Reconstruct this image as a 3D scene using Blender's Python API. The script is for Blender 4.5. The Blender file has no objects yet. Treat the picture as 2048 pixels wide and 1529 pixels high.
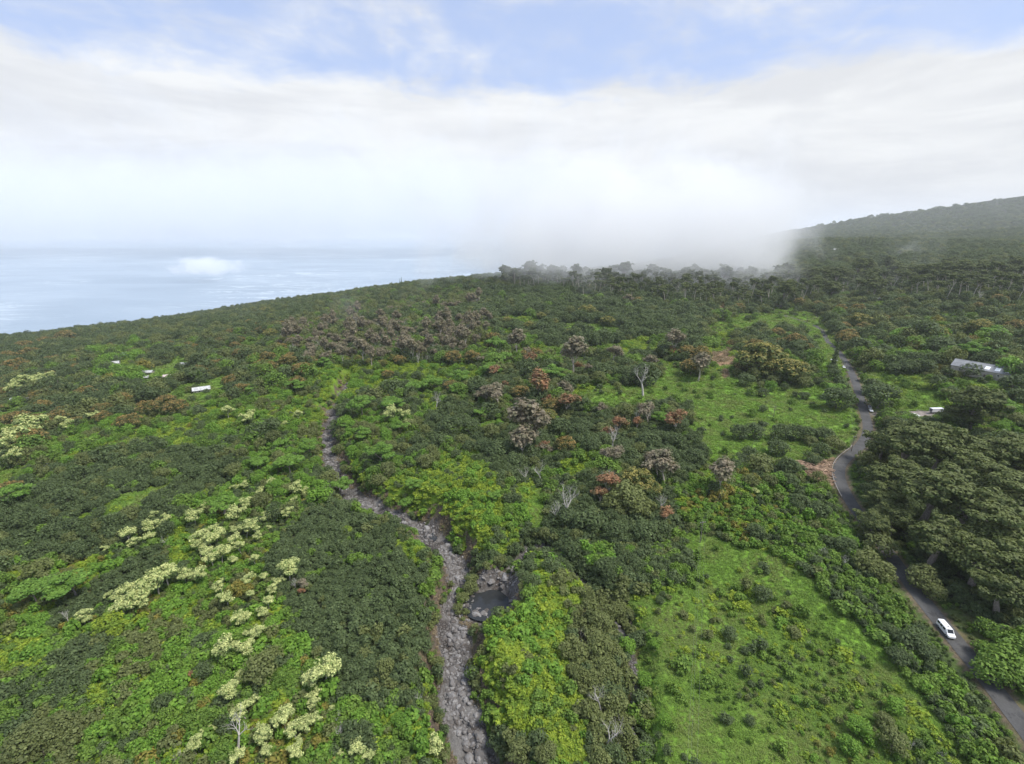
import bpy, bmesh, math, random
import numpy as np
from mathutils import Vector, Matrix

# ---------------------------------------------------------------- camera, sky, sun, exposure
SC = bpy.context.scene
COL = SC.collection
R = math.radians
CAM_Z, FPX, PITCH = 240.0, 940.0, R(17.5)
W0, H0 = 2048.0, 1529.0

cam = bpy.data.cameras.new('camera')
camo = bpy.data.objects.new('camera', cam)
COL.objects.link(camo)
cam.sensor_width = 36.0
cam.lens = 36.0 * FPX / W0
cam.clip_start, cam.clip_end = 0.5, 200000.0
camo.location = (0, 0, CAM_Z)
camo.rotation_euler = (R(90) - PITCH, 0, 0)
SC.camera = camo

SUN_EL, SUN_AZ = R(60), R(105)           # azimuth from +y towards +x
world = bpy.data.worlds.new('World')
SC.world = world
world.use_nodes = True


class NT:
    """small helper to wire shader nodes"""
    def __init__(s, tree):
        s.t = tree
        tree.nodes.clear()

    def n(s, typ, **kw):
        nd = s.t.nodes.new(typ)
        for k, v in kw.items():
            if k.startswith('i_'):
                nd.inputs[k[2:].replace('_', ' ')].default_value = v
            else:
                setattr(nd, k, v)
        return nd

    def l(s, a, b):
        s.t.links.new(a, b)

    def put(s, sock, v):
        if isinstance(v, (int, float)):
            sock.default_value = v
        elif isinstance(v, (tuple, list)):
            sock.default_value = v
        else:
            s.l(v, sock)

    def math(s, op, a, b=0.0, c=0.0, clamp=False):
        nd = s.n('ShaderNodeMath', operation=op, use_clamp=clamp)
        s.put(nd.inputs[0], a); s.put(nd.inputs[1], b); s.put(nd.inputs[2], c)
        return nd.outputs[0]

    def ramp(s, v, a, b, lo=0.0, hi=1.0, smooth=True):
        nd = s.n('ShaderNodeMapRange', interpolation_type='SMOOTHSTEP' if smooth else 'LINEAR')
        s.put(nd.inputs[0], v)
        for i, x in enumerate((a, b, lo, hi)):
            s.put(nd.inputs[1 + i], x)
        return nd.outputs[0]

    def mix(s, f, a, b, mode='MIX'):
        nd = s.n('ShaderNodeMix', data_type='RGBA', blend_type=mode)
        s.put(nd.inputs[0], f)
        for sock, v in ((nd.inputs[6], a), (nd.inputs[7], b)):
            if isinstance(v, (tuple, list)) and len(v) == 3:
                v = (*v, 1.0)
            s.put(sock, v)
        return nd.outputs[2]

    def noise(s, vec, scale, detail=4.0, rough=0.55, dist=0.0, out=0):
        nd = s.n('ShaderNodeTexNoise')
        if vec is not None:
            s.l(vec, nd.inputs['Vector'])
        nd.inputs['Scale'].default_value = scale
        nd.inputs['Detail'].default_value = detail
        nd.inputs['Roughness'].default_value = rough
        nd.inputs['Distortion'].default_value = dist
        return nd.outputs[out]

    def mapping(s, vec, scale=(1, 1, 1), loc=(0, 0, 0), rot=(0, 0, 0)):
        nd = s.n('ShaderNodeMapping')
        s.l(vec, nd.inputs[0])
        nd.inputs['Scale'].default_value = scale
        nd.inputs['Location'].default_value = loc
        nd.inputs['Rotation'].default_value = rot
        return nd.outputs[0]


def build_world():
    w = NT(world.node_tree)
    out = w.n('ShaderNodeOutputWorld')
    bg = w.n('ShaderNodeBackground')
    bg.inputs['Strength'].default_value = 0.12
    sky = w.n('ShaderNodeTexSky', sky_type='NISHITA')
    sky.sun_disc = False
    sky.sun_elevation = SUN_EL
    sky.sun_rotation = SUN_AZ
    sky.altitude = 240.0
    sky.air_density, sky.dust_density, sky.ozone_density = 1.0, 0.6, 1.6
    tc = w.n('ShaderNodeTexCoord')
    sep = w.n('ShaderNodeSeparateXYZ')
    w.l(tc.outputs['Generated'], sep.inputs[0])
    z = w.math('MAXIMUM', sep.outputs[2], 0.0)
    inv = w.math('DIVIDE', 1.0, w.math('ADD', z, 0.16))
    comb = w.n('ShaderNodeCombineXYZ')
    w.l(w.math('MULTIPLY', sep.outputs[0], inv), comb.inputs[0])
    w.l(w.math('MULTIPLY', sep.outputs[1], inv), comb.inputs[1])
    p = comb.outputs[0]
    big = w.noise(w.mapping(p, (0.55, 0.55, 1), (3.1, 1.7, 0)), 1.0, 3, 0.5, 0.3)
    med = w.noise(w.mapping(p, (1.3, 1.3, 1), (0.4, 5.2, 0)), 1.6, 7, 0.58, 0.6)
    fine = w.noise(w.mapping(p, (1.0, 1.0, 1), (7.4, 2.2, 0)), 5.0, 8, 0.6, 0.5)
    base = w.math('ADD', w.math('MULTIPLY', big, 0.35), w.math('ADD', w.math('MULTIPLY', med, 0.60), w.math('MULTIPLY', fine, 0.22)))
    # the stratus deck closes towards the horizon, blue gaps open higher up
    low = w.ramp(z, 0.13, 0.29, 0.62, 0.0)
    cover = w.ramp(w.math('ADD', base, low), 0.525, 0.83)
    thin = w.math('MULTIPLY', w.ramp(fine, 0.35, 0.75), 0.16)
    cover = w.math('MINIMUM', w.math('ADD', cover, thin), 1.0)
    shade = w.ramp(w.noise(w.mapping(tc.outputs['Generated'], (1.2, 1.2, 6.5), (0.3, 0.9, 0.2)), 2.2, 6, 0.6, 0.4), 0.40, 0.66)
    cloud = w.mix(shade, (4.35, 4.42, 4.55), (5.35, 5.4, 5.4))
    blue = w.mix(1.0, sky.outputs[0], (.72, .74, .9), 'MULTIPLY')
    blue = w.mix(0.62, blue, (3.3, 4.1, 5.9))
    w.l(w.mix(cover, blue, cloud), bg.inputs['Color'])
    w.l(bg.outputs[0], out.inputs['Surface'])


build_world()

sun_d = bpy.data.lights.new('sun', 'SUN')
sun_d.energy = 3.3
sun_d.angle = R(18)
sun_d.color = (1.0, 0.965, 0.90)
sun_o = bpy.data.objects.new('sun', sun_d)
COL.objects.link(sun_o)
sdir = Vector((math.cos(SUN_EL) * math.sin(SUN_AZ), math.cos(SUN_EL) * math.cos(SUN_AZ), math.sin(SUN_EL)))
sun_o.rotation_euler = (-sdir).to_track_quat('-Z', 'Y').to_euler()
sun_o.location = (0, 0, 1500)

vs = SC.view_settings
vs.view_transform, vs.look = 'Standard', 'None'
vs.gamma, vs.exposure = 1.0, 0.58
vs.use_curve_mapping = False
cy = SC.cycles
cy.max_bounces, cy.diffuse_bounces, cy.glossy_bounces, cy.transmission_bounces = 8, 2, 2, 2
cy.volume_bounces, cy.transparent_max_bounces = 8, 8
cy.volume_max_steps = 160
cy.caustics_reflective = cy.caustics_refractive = False
cy.use_denoising = True
# ---------------------------------------------------------------- GEO begin (pure numpy)
CT, ST = math.cos(PITCH), math.sin(PITCH)


def rays(u, v):
    """pixel of the photograph -> direction (x right, y forward, z up), not normalised"""
    a = np.asarray(u, float) - W0 / 2
    b = H0 / 2 - np.asarray(v, float)
    return np.stack([a, FPX * CT + b * ST, b * CT - FPX * ST], -1) / FPX


def project(x, y, z):
    dz = z - CAM_Z
    depth = y * CT - dz * ST
    depth = np.where(depth < 1e-3, 1e-3, depth)
    u = W0 / 2 + FPX * x / depth
    v = H0 / 2 - FPX * (y * ST + dz * CT) / depth
    return u, v, depth


def _hash(ix, iy, seed):
    h = (ix.astype(np.int64) * 374761393 + iy.astype(np.int64) * 668265263 + seed * 974634777) & 0x7fffffff
    h = ((h ^ (h >> 13)) * 1274126177) & 0x7fffffff
    h = (h ^ (h >> 16)) & 0xffff
    return h / 65535.0


def vnoise(x, y, seed=0):
    ix, iy = np.floor(x), np.floor(y)
    fx, fy = x - ix, y - iy
    fx = fx * fx * fx * (fx * (fx * 6 - 15) + 10)
    fy = fy * fy * fy * (fy * (fy * 6 - 15) + 10)
    a, b = _hash(ix, iy, seed), _hash(ix + 1, iy, seed)
    c, d = _hash(ix, iy + 1, seed), _hash(ix + 1, iy + 1, seed)
    return (a * (1 - fx) + b * fx) * (1 - fy) + (c * (1 - fx) + d * fx) * fy - 0.5


def fbm(x, y, wl, oct=3, seed=0):
    s, amp, k = 0.0, 1.0, 1.0 / wl
    for o in range(oct):
        s = s + amp * vnoise(x * k + 17.3 * o, y * k - 9.1 * o, seed + o)
        amp *= 0.5; k *= 2.03
    return s


# control heights: metres above the sea at places read off the photograph
CTRL = np.array([
    (0, 80, 125), (-120, 80, 118), (120, 80, 128), (130, 112, 128.5), (220, 180, 133), (0, 300, 123), (-300, 300, 101),
    (-150, 200, 113), (160, 497, 125), (369, 545, 124), (401, 707, 129), (263, 273, 135), (337, 327, 149), (450, 330, 160),
    (261, 756, 134), (362, 812, 133), (563, 857, 142), (391, 1155, 140), (620, 670, 160), (922, 873, 188), (800, 1100, 168),
    (0, 1250, 130), (-336, 1434, 84), (-150, 900, 116), (-742, 1660, 16), (-900, 1640, 3), (-1020, 1260, 6), (-1190, 1085, 3),
    (-600, 700, 74), (-700, 1150, 46), (-900, 900, 34), (-1500, 500, 4), (-1360, 1150, -16), (-1150, 1560, -18), (-1150, 2200, -22),
    (-500, 2100, -10), (0, 2400, -14), (500, 2900, -10), (1132, 1965, 200), (800, 1500, 174), (1400, 1350, 200), (1843, 1774, 214), (1100, 700, 196),
    (2028, 2955, 212), (2304, 3984, 200), (3104, 3972, 276), (3072, 2950, 266), (2253, 2160, 230), (4608, 4500, 520),
    (4400, 4827, 515), (5600, 5000, 640), (3900, 4560, 392), (3000, 5200, 250), (2000, 5000, 60), (1200, 4200, -10), (5000, 6500, 380),
    (0, -100, 128), (300, -50, 146), (-300, -50, 108), (600, 200, 170), (-900, 200, 66), (1500, 600, 240), (3000, 1500, 380),
], float)


def _tps_fit(P, lam=2e-4):
    X = P[:, :2] / 1000.0
    n = len(X)
    d2 = ((X[:, None] - X[None]) ** 2).sum(-1)
    K = 0.5 * d2 * np.log(d2 + 1e-12)
    A = np.zeros((n + 3, n + 3))
    A[:n, :n] = K + lam * np.eye(n)
    A[:n, n] = 1; A[:n, n + 1:] = X
    A[n, :n] = 1; A[n + 1:, :n] = X.T
    b = np.zeros(n + 3); b[:n] = P[:, 2]
    return X, np.linalg.solve(A, b)


_TX, _TW = _tps_fit(CTRL)


def tps(x, y):
    sh = np.shape(x)
    X = np.stack([np.ravel(x), np.ravel(y)], -1) / 1000.0
    r = np.zeros(len(X))
    n = len(_TX)
    for s in range(0, len(X), 60000):
        q = X[s:s + 60000]
        d2 = (q[:, :1] - _TX[:, 0][None]) ** 2 + (q[:, 1:] - _TX[:, 1][None]) ** 2
        r[s:s + 60000] = (0.5 * d2 * np.log(d2 + 1e-12)) @ _TW[:n] + _TW[n] + q @ _TW[n + 1:]
    return r.reshape(sh)


def sstep(a, b, x):
    t = np.clip((x - a) / (b - a), 0, 1)
    return t * t * (3 - 2 * t)


def h_base(x, y):
    x = np.asarray(x, float); y = np.asarray(y, float)
    r = np.hypot(x, y)
    z = tps(x, y)
    shore = sstep(-4, 30, z)
    z = z + shore * (4.0 * fbm(x, y, 120, 3, 3) * sstep(40, 200, r) + 14 * fbm(x, y, 420, 3, 9) * sstep(700, 1800, r)
                     + 30 * fbm(x, y, 900, 4, 21) * sstep(2600, 5000, r))
    return z


def raymarch(u, v, surf, t0=70.0, t1=9000.0, steps=420):
    """first hit of each pixel ray with the surface surf(x, y, t) (t = depth along the view axis)"""
    D = rays(u, v).reshape(-1, 3)
    ts = np.geomspace(t0, t1, steps)
    P = D[:, None, :] * ts[None, :, None]
    P[..., 2] += CAM_Z
    g = P[..., 2] - surf(P[..., 0], P[..., 1], np.broadcast_to(ts, P.shape[:2]))
    below = g < 0
    k = np.where(below.any(1), below.argmax(1), steps - 1)
    k = np.maximum(k, 1)
    i = np.arange(len(k))
    f = np.clip(g[i, k - 1] / (g[i, k - 1] - g[i, k] + 1e-9), 0, 1)
    t = ts[k - 1] + f * (ts[k] - ts[k - 1])
    q = D * t[:, None]
    q[:, 2] += CAM_Z
    return q, t


def smooth_line(px, surf, step=3.0, passes=8):
    px = np.array(px, float)
    P, _ = raymarch(px[:, 0], px[:, 1], surf)
    P = P[:, :2]
    out = [P[0]]
    n = len(P)
    for i in range(n - 1):
        p0, p1, p2, p3 = P[max(i - 1, 0)], P[i], P[i + 1], P[min(i + 2, n - 1)]
        m = max(2, int(np.hypot(*(p2 - p1)) / step))
        for k in range(1, m + 1):
            t = k / m
            out.append(0.5 * ((2 * p1) + (p2 - p0) * t + (2 * p0 - 5 * p1 + 4 * p2 - p3) * t * t + (3 * p1 - p0 - 3 * p2 + p3) * t ** 3))
    q = np.array(out)
    for _ in range(passes):
        q[1:-1] = (q[:-2] + 2 * q[1:-1] + q[2:]) / 4
    return q


def line_dist(x, y, L):
    """distance to polyline, index position along it and signed side"""
    sh = np.shape(x)
    x = np.ravel(x); y = np.ravel(y)
    best = np.full(len(x), 1e12); pos = np.zeros(len(x)); side = np.zeros(len(x))
    lo, hi = L.min(0) - 150, L.max(0) + 150
    sel = np.where((x > lo[0]) & (x < hi[0]) & (y > lo[1]) & (y < hi[1]))[0]
    xs, ys = x[sel], y[sel]
    b = np.full(len(sel), 1e12); p = np.zeros(len(sel)); sd = np.zeros(len(sel))
    for i in range(len(L) - 1):
        ax, ay = L[i]; dx, dy = L[i + 1] - L[i]
        l2 = dx * dx + dy * dy + 1e-9
        t = np.clip(((xs - ax) * dx + (ys - ay) * dy) / l2, 0, 1)
        ex, ey = xs - ax - t * dx, ys - ay - t * dy
        d2 = ex * ex + ey * ey
        m = d2 < b
        b[m] = d2[m]; p[m] = i + t[m]; sd[m] = np.sign(dx * ey - dy * ex)[m]
    best[sel] = b; pos[sel] = p; side[sel] = sd
    return np.sqrt(best).reshape(sh), pos.reshape(sh), side.reshape(sh)


S_DEP = 7.0
STREAM_PX = [(700, 760), (690, 785), (668, 815), (660, 850), (657, 885), (664, 930), (686, 965), (700, 990), (725, 1012), (785, 1035),
             (850, 1062), (885, 1100), (925, 1140), (920, 1180), (905, 1230), (915, 1290), (905, 1350), (910, 1410), (935, 1470), (960, 1529), (985, 1600)]
STREAM_W = [4, 5, 5, 6, 7, 7, 7, 7, 7, 7, 6.5, 7, 8, 9, 9, 8.5, 7, 6.5, 6.5, 7, 7]
STREAM = smooth_line(STREAM_PX, lambda x, y, t: h_base(x, y) - S_DEP)
TRIB_PX = [(985, 1190), (1030, 1135), (1062, 1098), (1090, 1098), (1140, 1145), (1175, 1178), (1235, 1250), (1272, 1320), (1274, 1370), (1264, 1430), (1262, 1529), (1262, 1600)]
TRIB = smooth_line(TRIB_PX, lambda x, y, t: h_base(x, y) - 4.0)
ROAD_PX = [(2190, 1640), (2048, 1455), (1985, 1372), (1940, 1312), (1893, 1260), (1848, 1203), (1800, 1138), (1757, 1078), (1716, 1028), (1690, 985), (1677, 955),
           (1676, 935), (1685, 920), (1706, 907), (1728, 885), (1737, 855), (1729, 828), (1722, 800), (1711, 765), (1698, 737), (1686, 716), (1673, 700),
           (1658, 685), (1647, 666), (1634, 654), (1610, 644), (1580, 635), (1555, 629)]
ROAD = smooth_line(ROAD_PX, lambda x, y, t: h_base(x, y), 3.0, 14)
ROAD_HW = 2.5
SPUR = smooth_line([(1605, 642), (1622, 641), (1634, 634), (1628, 627)], lambda x, y, t: h_base(x, y), 3.0, 6)
LOT = smooth_line([(1733, 826), (1760, 828), (1800, 829), (1850, 832), (1900, 830)], lambda x, y, t: h_base(x, y), 3.0, 6)
_rz = h_base(ROAD[:, 0], ROAD[:, 1])
for _ in range(60):
    _rz[1:-1] = (_rz[:-2] + 2 * _rz[1:-1] + _rz[2:]) / 4
ROAD_Z = _rz
LOT_Z = h_base(LOT[:, 0], LOT[:, 1])
for _ in range(40):
    LOT_Z[1:-1] = (LOT_Z[:-2] + 2 * LOT_Z[1:-1] + LOT_Z[2:]) / 4
LOT_Z += ROAD_Z[np.argmin(np.hypot(*(ROAD - LOT[0]).T))] - LOT_Z[0]

MOUNDS = []
for (u, v, hh, rr) in [(950, 985, 7, 24), (1150, 930, 5, 15), (1010, 1040, 4, 14), (1090, 1180, 3, 12), (690, 760, 6, 40), (1260, 960, 4, 30), (1280, 790, 3, 26),
                       (1180, 790, 4, 30), (820, 745, 5, 40), (1120, 700, 5, 40), (1000, 1350, 3, 14), (640, 1150, 4, 34), (1560, 1080, 3, 22), (1660, 1200, 3, 20), (1540, 720, 4, 25), (200, 1010, 5, 60)]:
    q, _ = raymarch(np.array([u]), np.array([v]), lambda x, y, t: h_base(x, y))
    MOUNDS.append((q[0, 0], q[0, 1], hh, rr))


def stream_width(pos):
    k = np.linspace(0, len(STREAM) - 1, len(STREAM_W))
    return np.interp(pos, k, STREAM_W) * 0.62


def height(x, y):
    x = np.asarray(x, float); y = np.asarray(y, float)
    z = h_base(x, y)
    for mx, my, hh, rr in MOUNDS:
        z = z + hh * np.exp(-((x - mx) ** 2 + (y - my) ** 2) / (rr * rr))
    r = np.hypot(x, y)
    z = z + 1.3 * fbm(x, y, 24, 3, 40) * sstep(900, 400, r)
    jit = 2.2 * fbm(x, y, 16, 3, 5) + 0.9 * fbm(x, y, 4, 2, 8)
    d, pos, sd = line_dist(x, y, STREAM)
    w = stream_width(pos)
    k = 1 - sstep(0.0, 1.0, (d + jit - w * 0.85) / 10.0)
    bed = h_base(x, y) - S_DEP + 0.9 * fbm(x, y, 5, 3, 60) + 1.3 * fbm(x, y, 13, 2, 61) - 0.6 * np.clip(1 - d / w, 0, 1)
    z = z * (1 - k) + bed * k
    z = z - 0.9 * k * sstep(0.08, 0.16, fbm(x, y, 9, 3, 99)) - 0.7 * k * sstep(-0.10, -0.04, fbm(x, y * 0.5, 7, 2, 101))
    d, pos, sd = line_dist(x, y, TRIB)
    k = 1 - sstep(0.0, 1.0, (d + jit * 0.7 - 2.0) / 6.0)
    z = z - 4.2 * k * (1 - sstep(3, 9, z - 0 * z) * 0)
    d, pos, sd = line_dist(x, y, LOT)
    rz = np.interp(pos, np.arange(len(LOT)), LOT_Z)
    k = 1 - sstep(7, 18, d)
    z = z * (1 - k) + (rz - 0.06) * k
    d, pos, sd = line_dist(x, y, ROAD)
    rz = np.interp(pos, np.arange(len(ROAD)), ROAD_Z)
    k = 1 - sstep(ROAD_HW + 1.2, ROAD_HW + 11, d)
    z = z * (1 - k) + (rz - 0.05 - 0.10 * sstep(ROAD_HW, ROAD_HW + 2, d)) * k
    px, py, pz = POOL
    k = 1 - sstep(4.6, 10.0, np.hypot((x - px) / 1.25, (y - py) * np.where(y < py, 0.62, 1.0)) + 2.0 * jit)
    z = z * (1 - k) + (pz - 1.2) * k
    return z


_p, _ = raymarch(np.array([984]), np.array([1197]), lambda x, y, t: h_base(x, y) - S_DEP - 0.6)
POOL = (_p[0, 0], _p[0, 1], float(h_base(_p[0, 0], _p[0, 1])) - S_DEP - 0.9)

# ---- what grows where: areas read off the photograph, painted one over the other
ZW, ZH = 1024, 765
ZONE = np.full((ZH, ZW), ord('M'), np.uint8)


def paint(code, poly, warp=10.0):
    P = np.array(poly, float)
    if P.shape == (4,):                       # an ellipse cx, cy, rx, ry
        a = np.linspace(0, 2 * np.pi, 24, endpoint=False)
        P = np.stack([P[0] + P[2] * np.cos(a), P[1] + P[3] * np.sin(a)], -1)
    warp = min(warp, 0.35 * min(np.ptp(P[:, 0]), np.ptp(P[:, 1])))
    x0, x1 = int(max(0, P[:, 0].min() / 2 - 12)), int(min(ZW, P[:, 0].max() / 2 + 12))
    y0, y1 = int(max(0, P[:, 1].min() / 2 - 12)), int(min(ZH, P[:, 1].max() / 2 + 12))
    if x1 <= x0 or y1 <= y0:
        return
    gx, gy = np.meshgrid(np.arange(x0, x1) * 2.0 + 1, np.arange(y0, y1) * 2.0 + 1)
    px = gx + warp * 1.6 * fbm(gx, gy * 1.6, 42, 3, 71)
    py = gy + warp * 1.0 * fbm(gx, gy * 1.6, 42, 3, 77)
    ins = np.zeros(gx.shape, bool)
    n = len(P)
    for i in range(n):
        xa, ya = P[i]; xb, yb = P[(i + 1) % n]
        c = ((ya > py) != (yb > py)) & (px < (xb - xa) * (py - ya) / (yb - ya + 1e-9) + xa)
        ins ^= c
    ZONE[y0:y1, x0:x1][ins] = ord(code)


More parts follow.
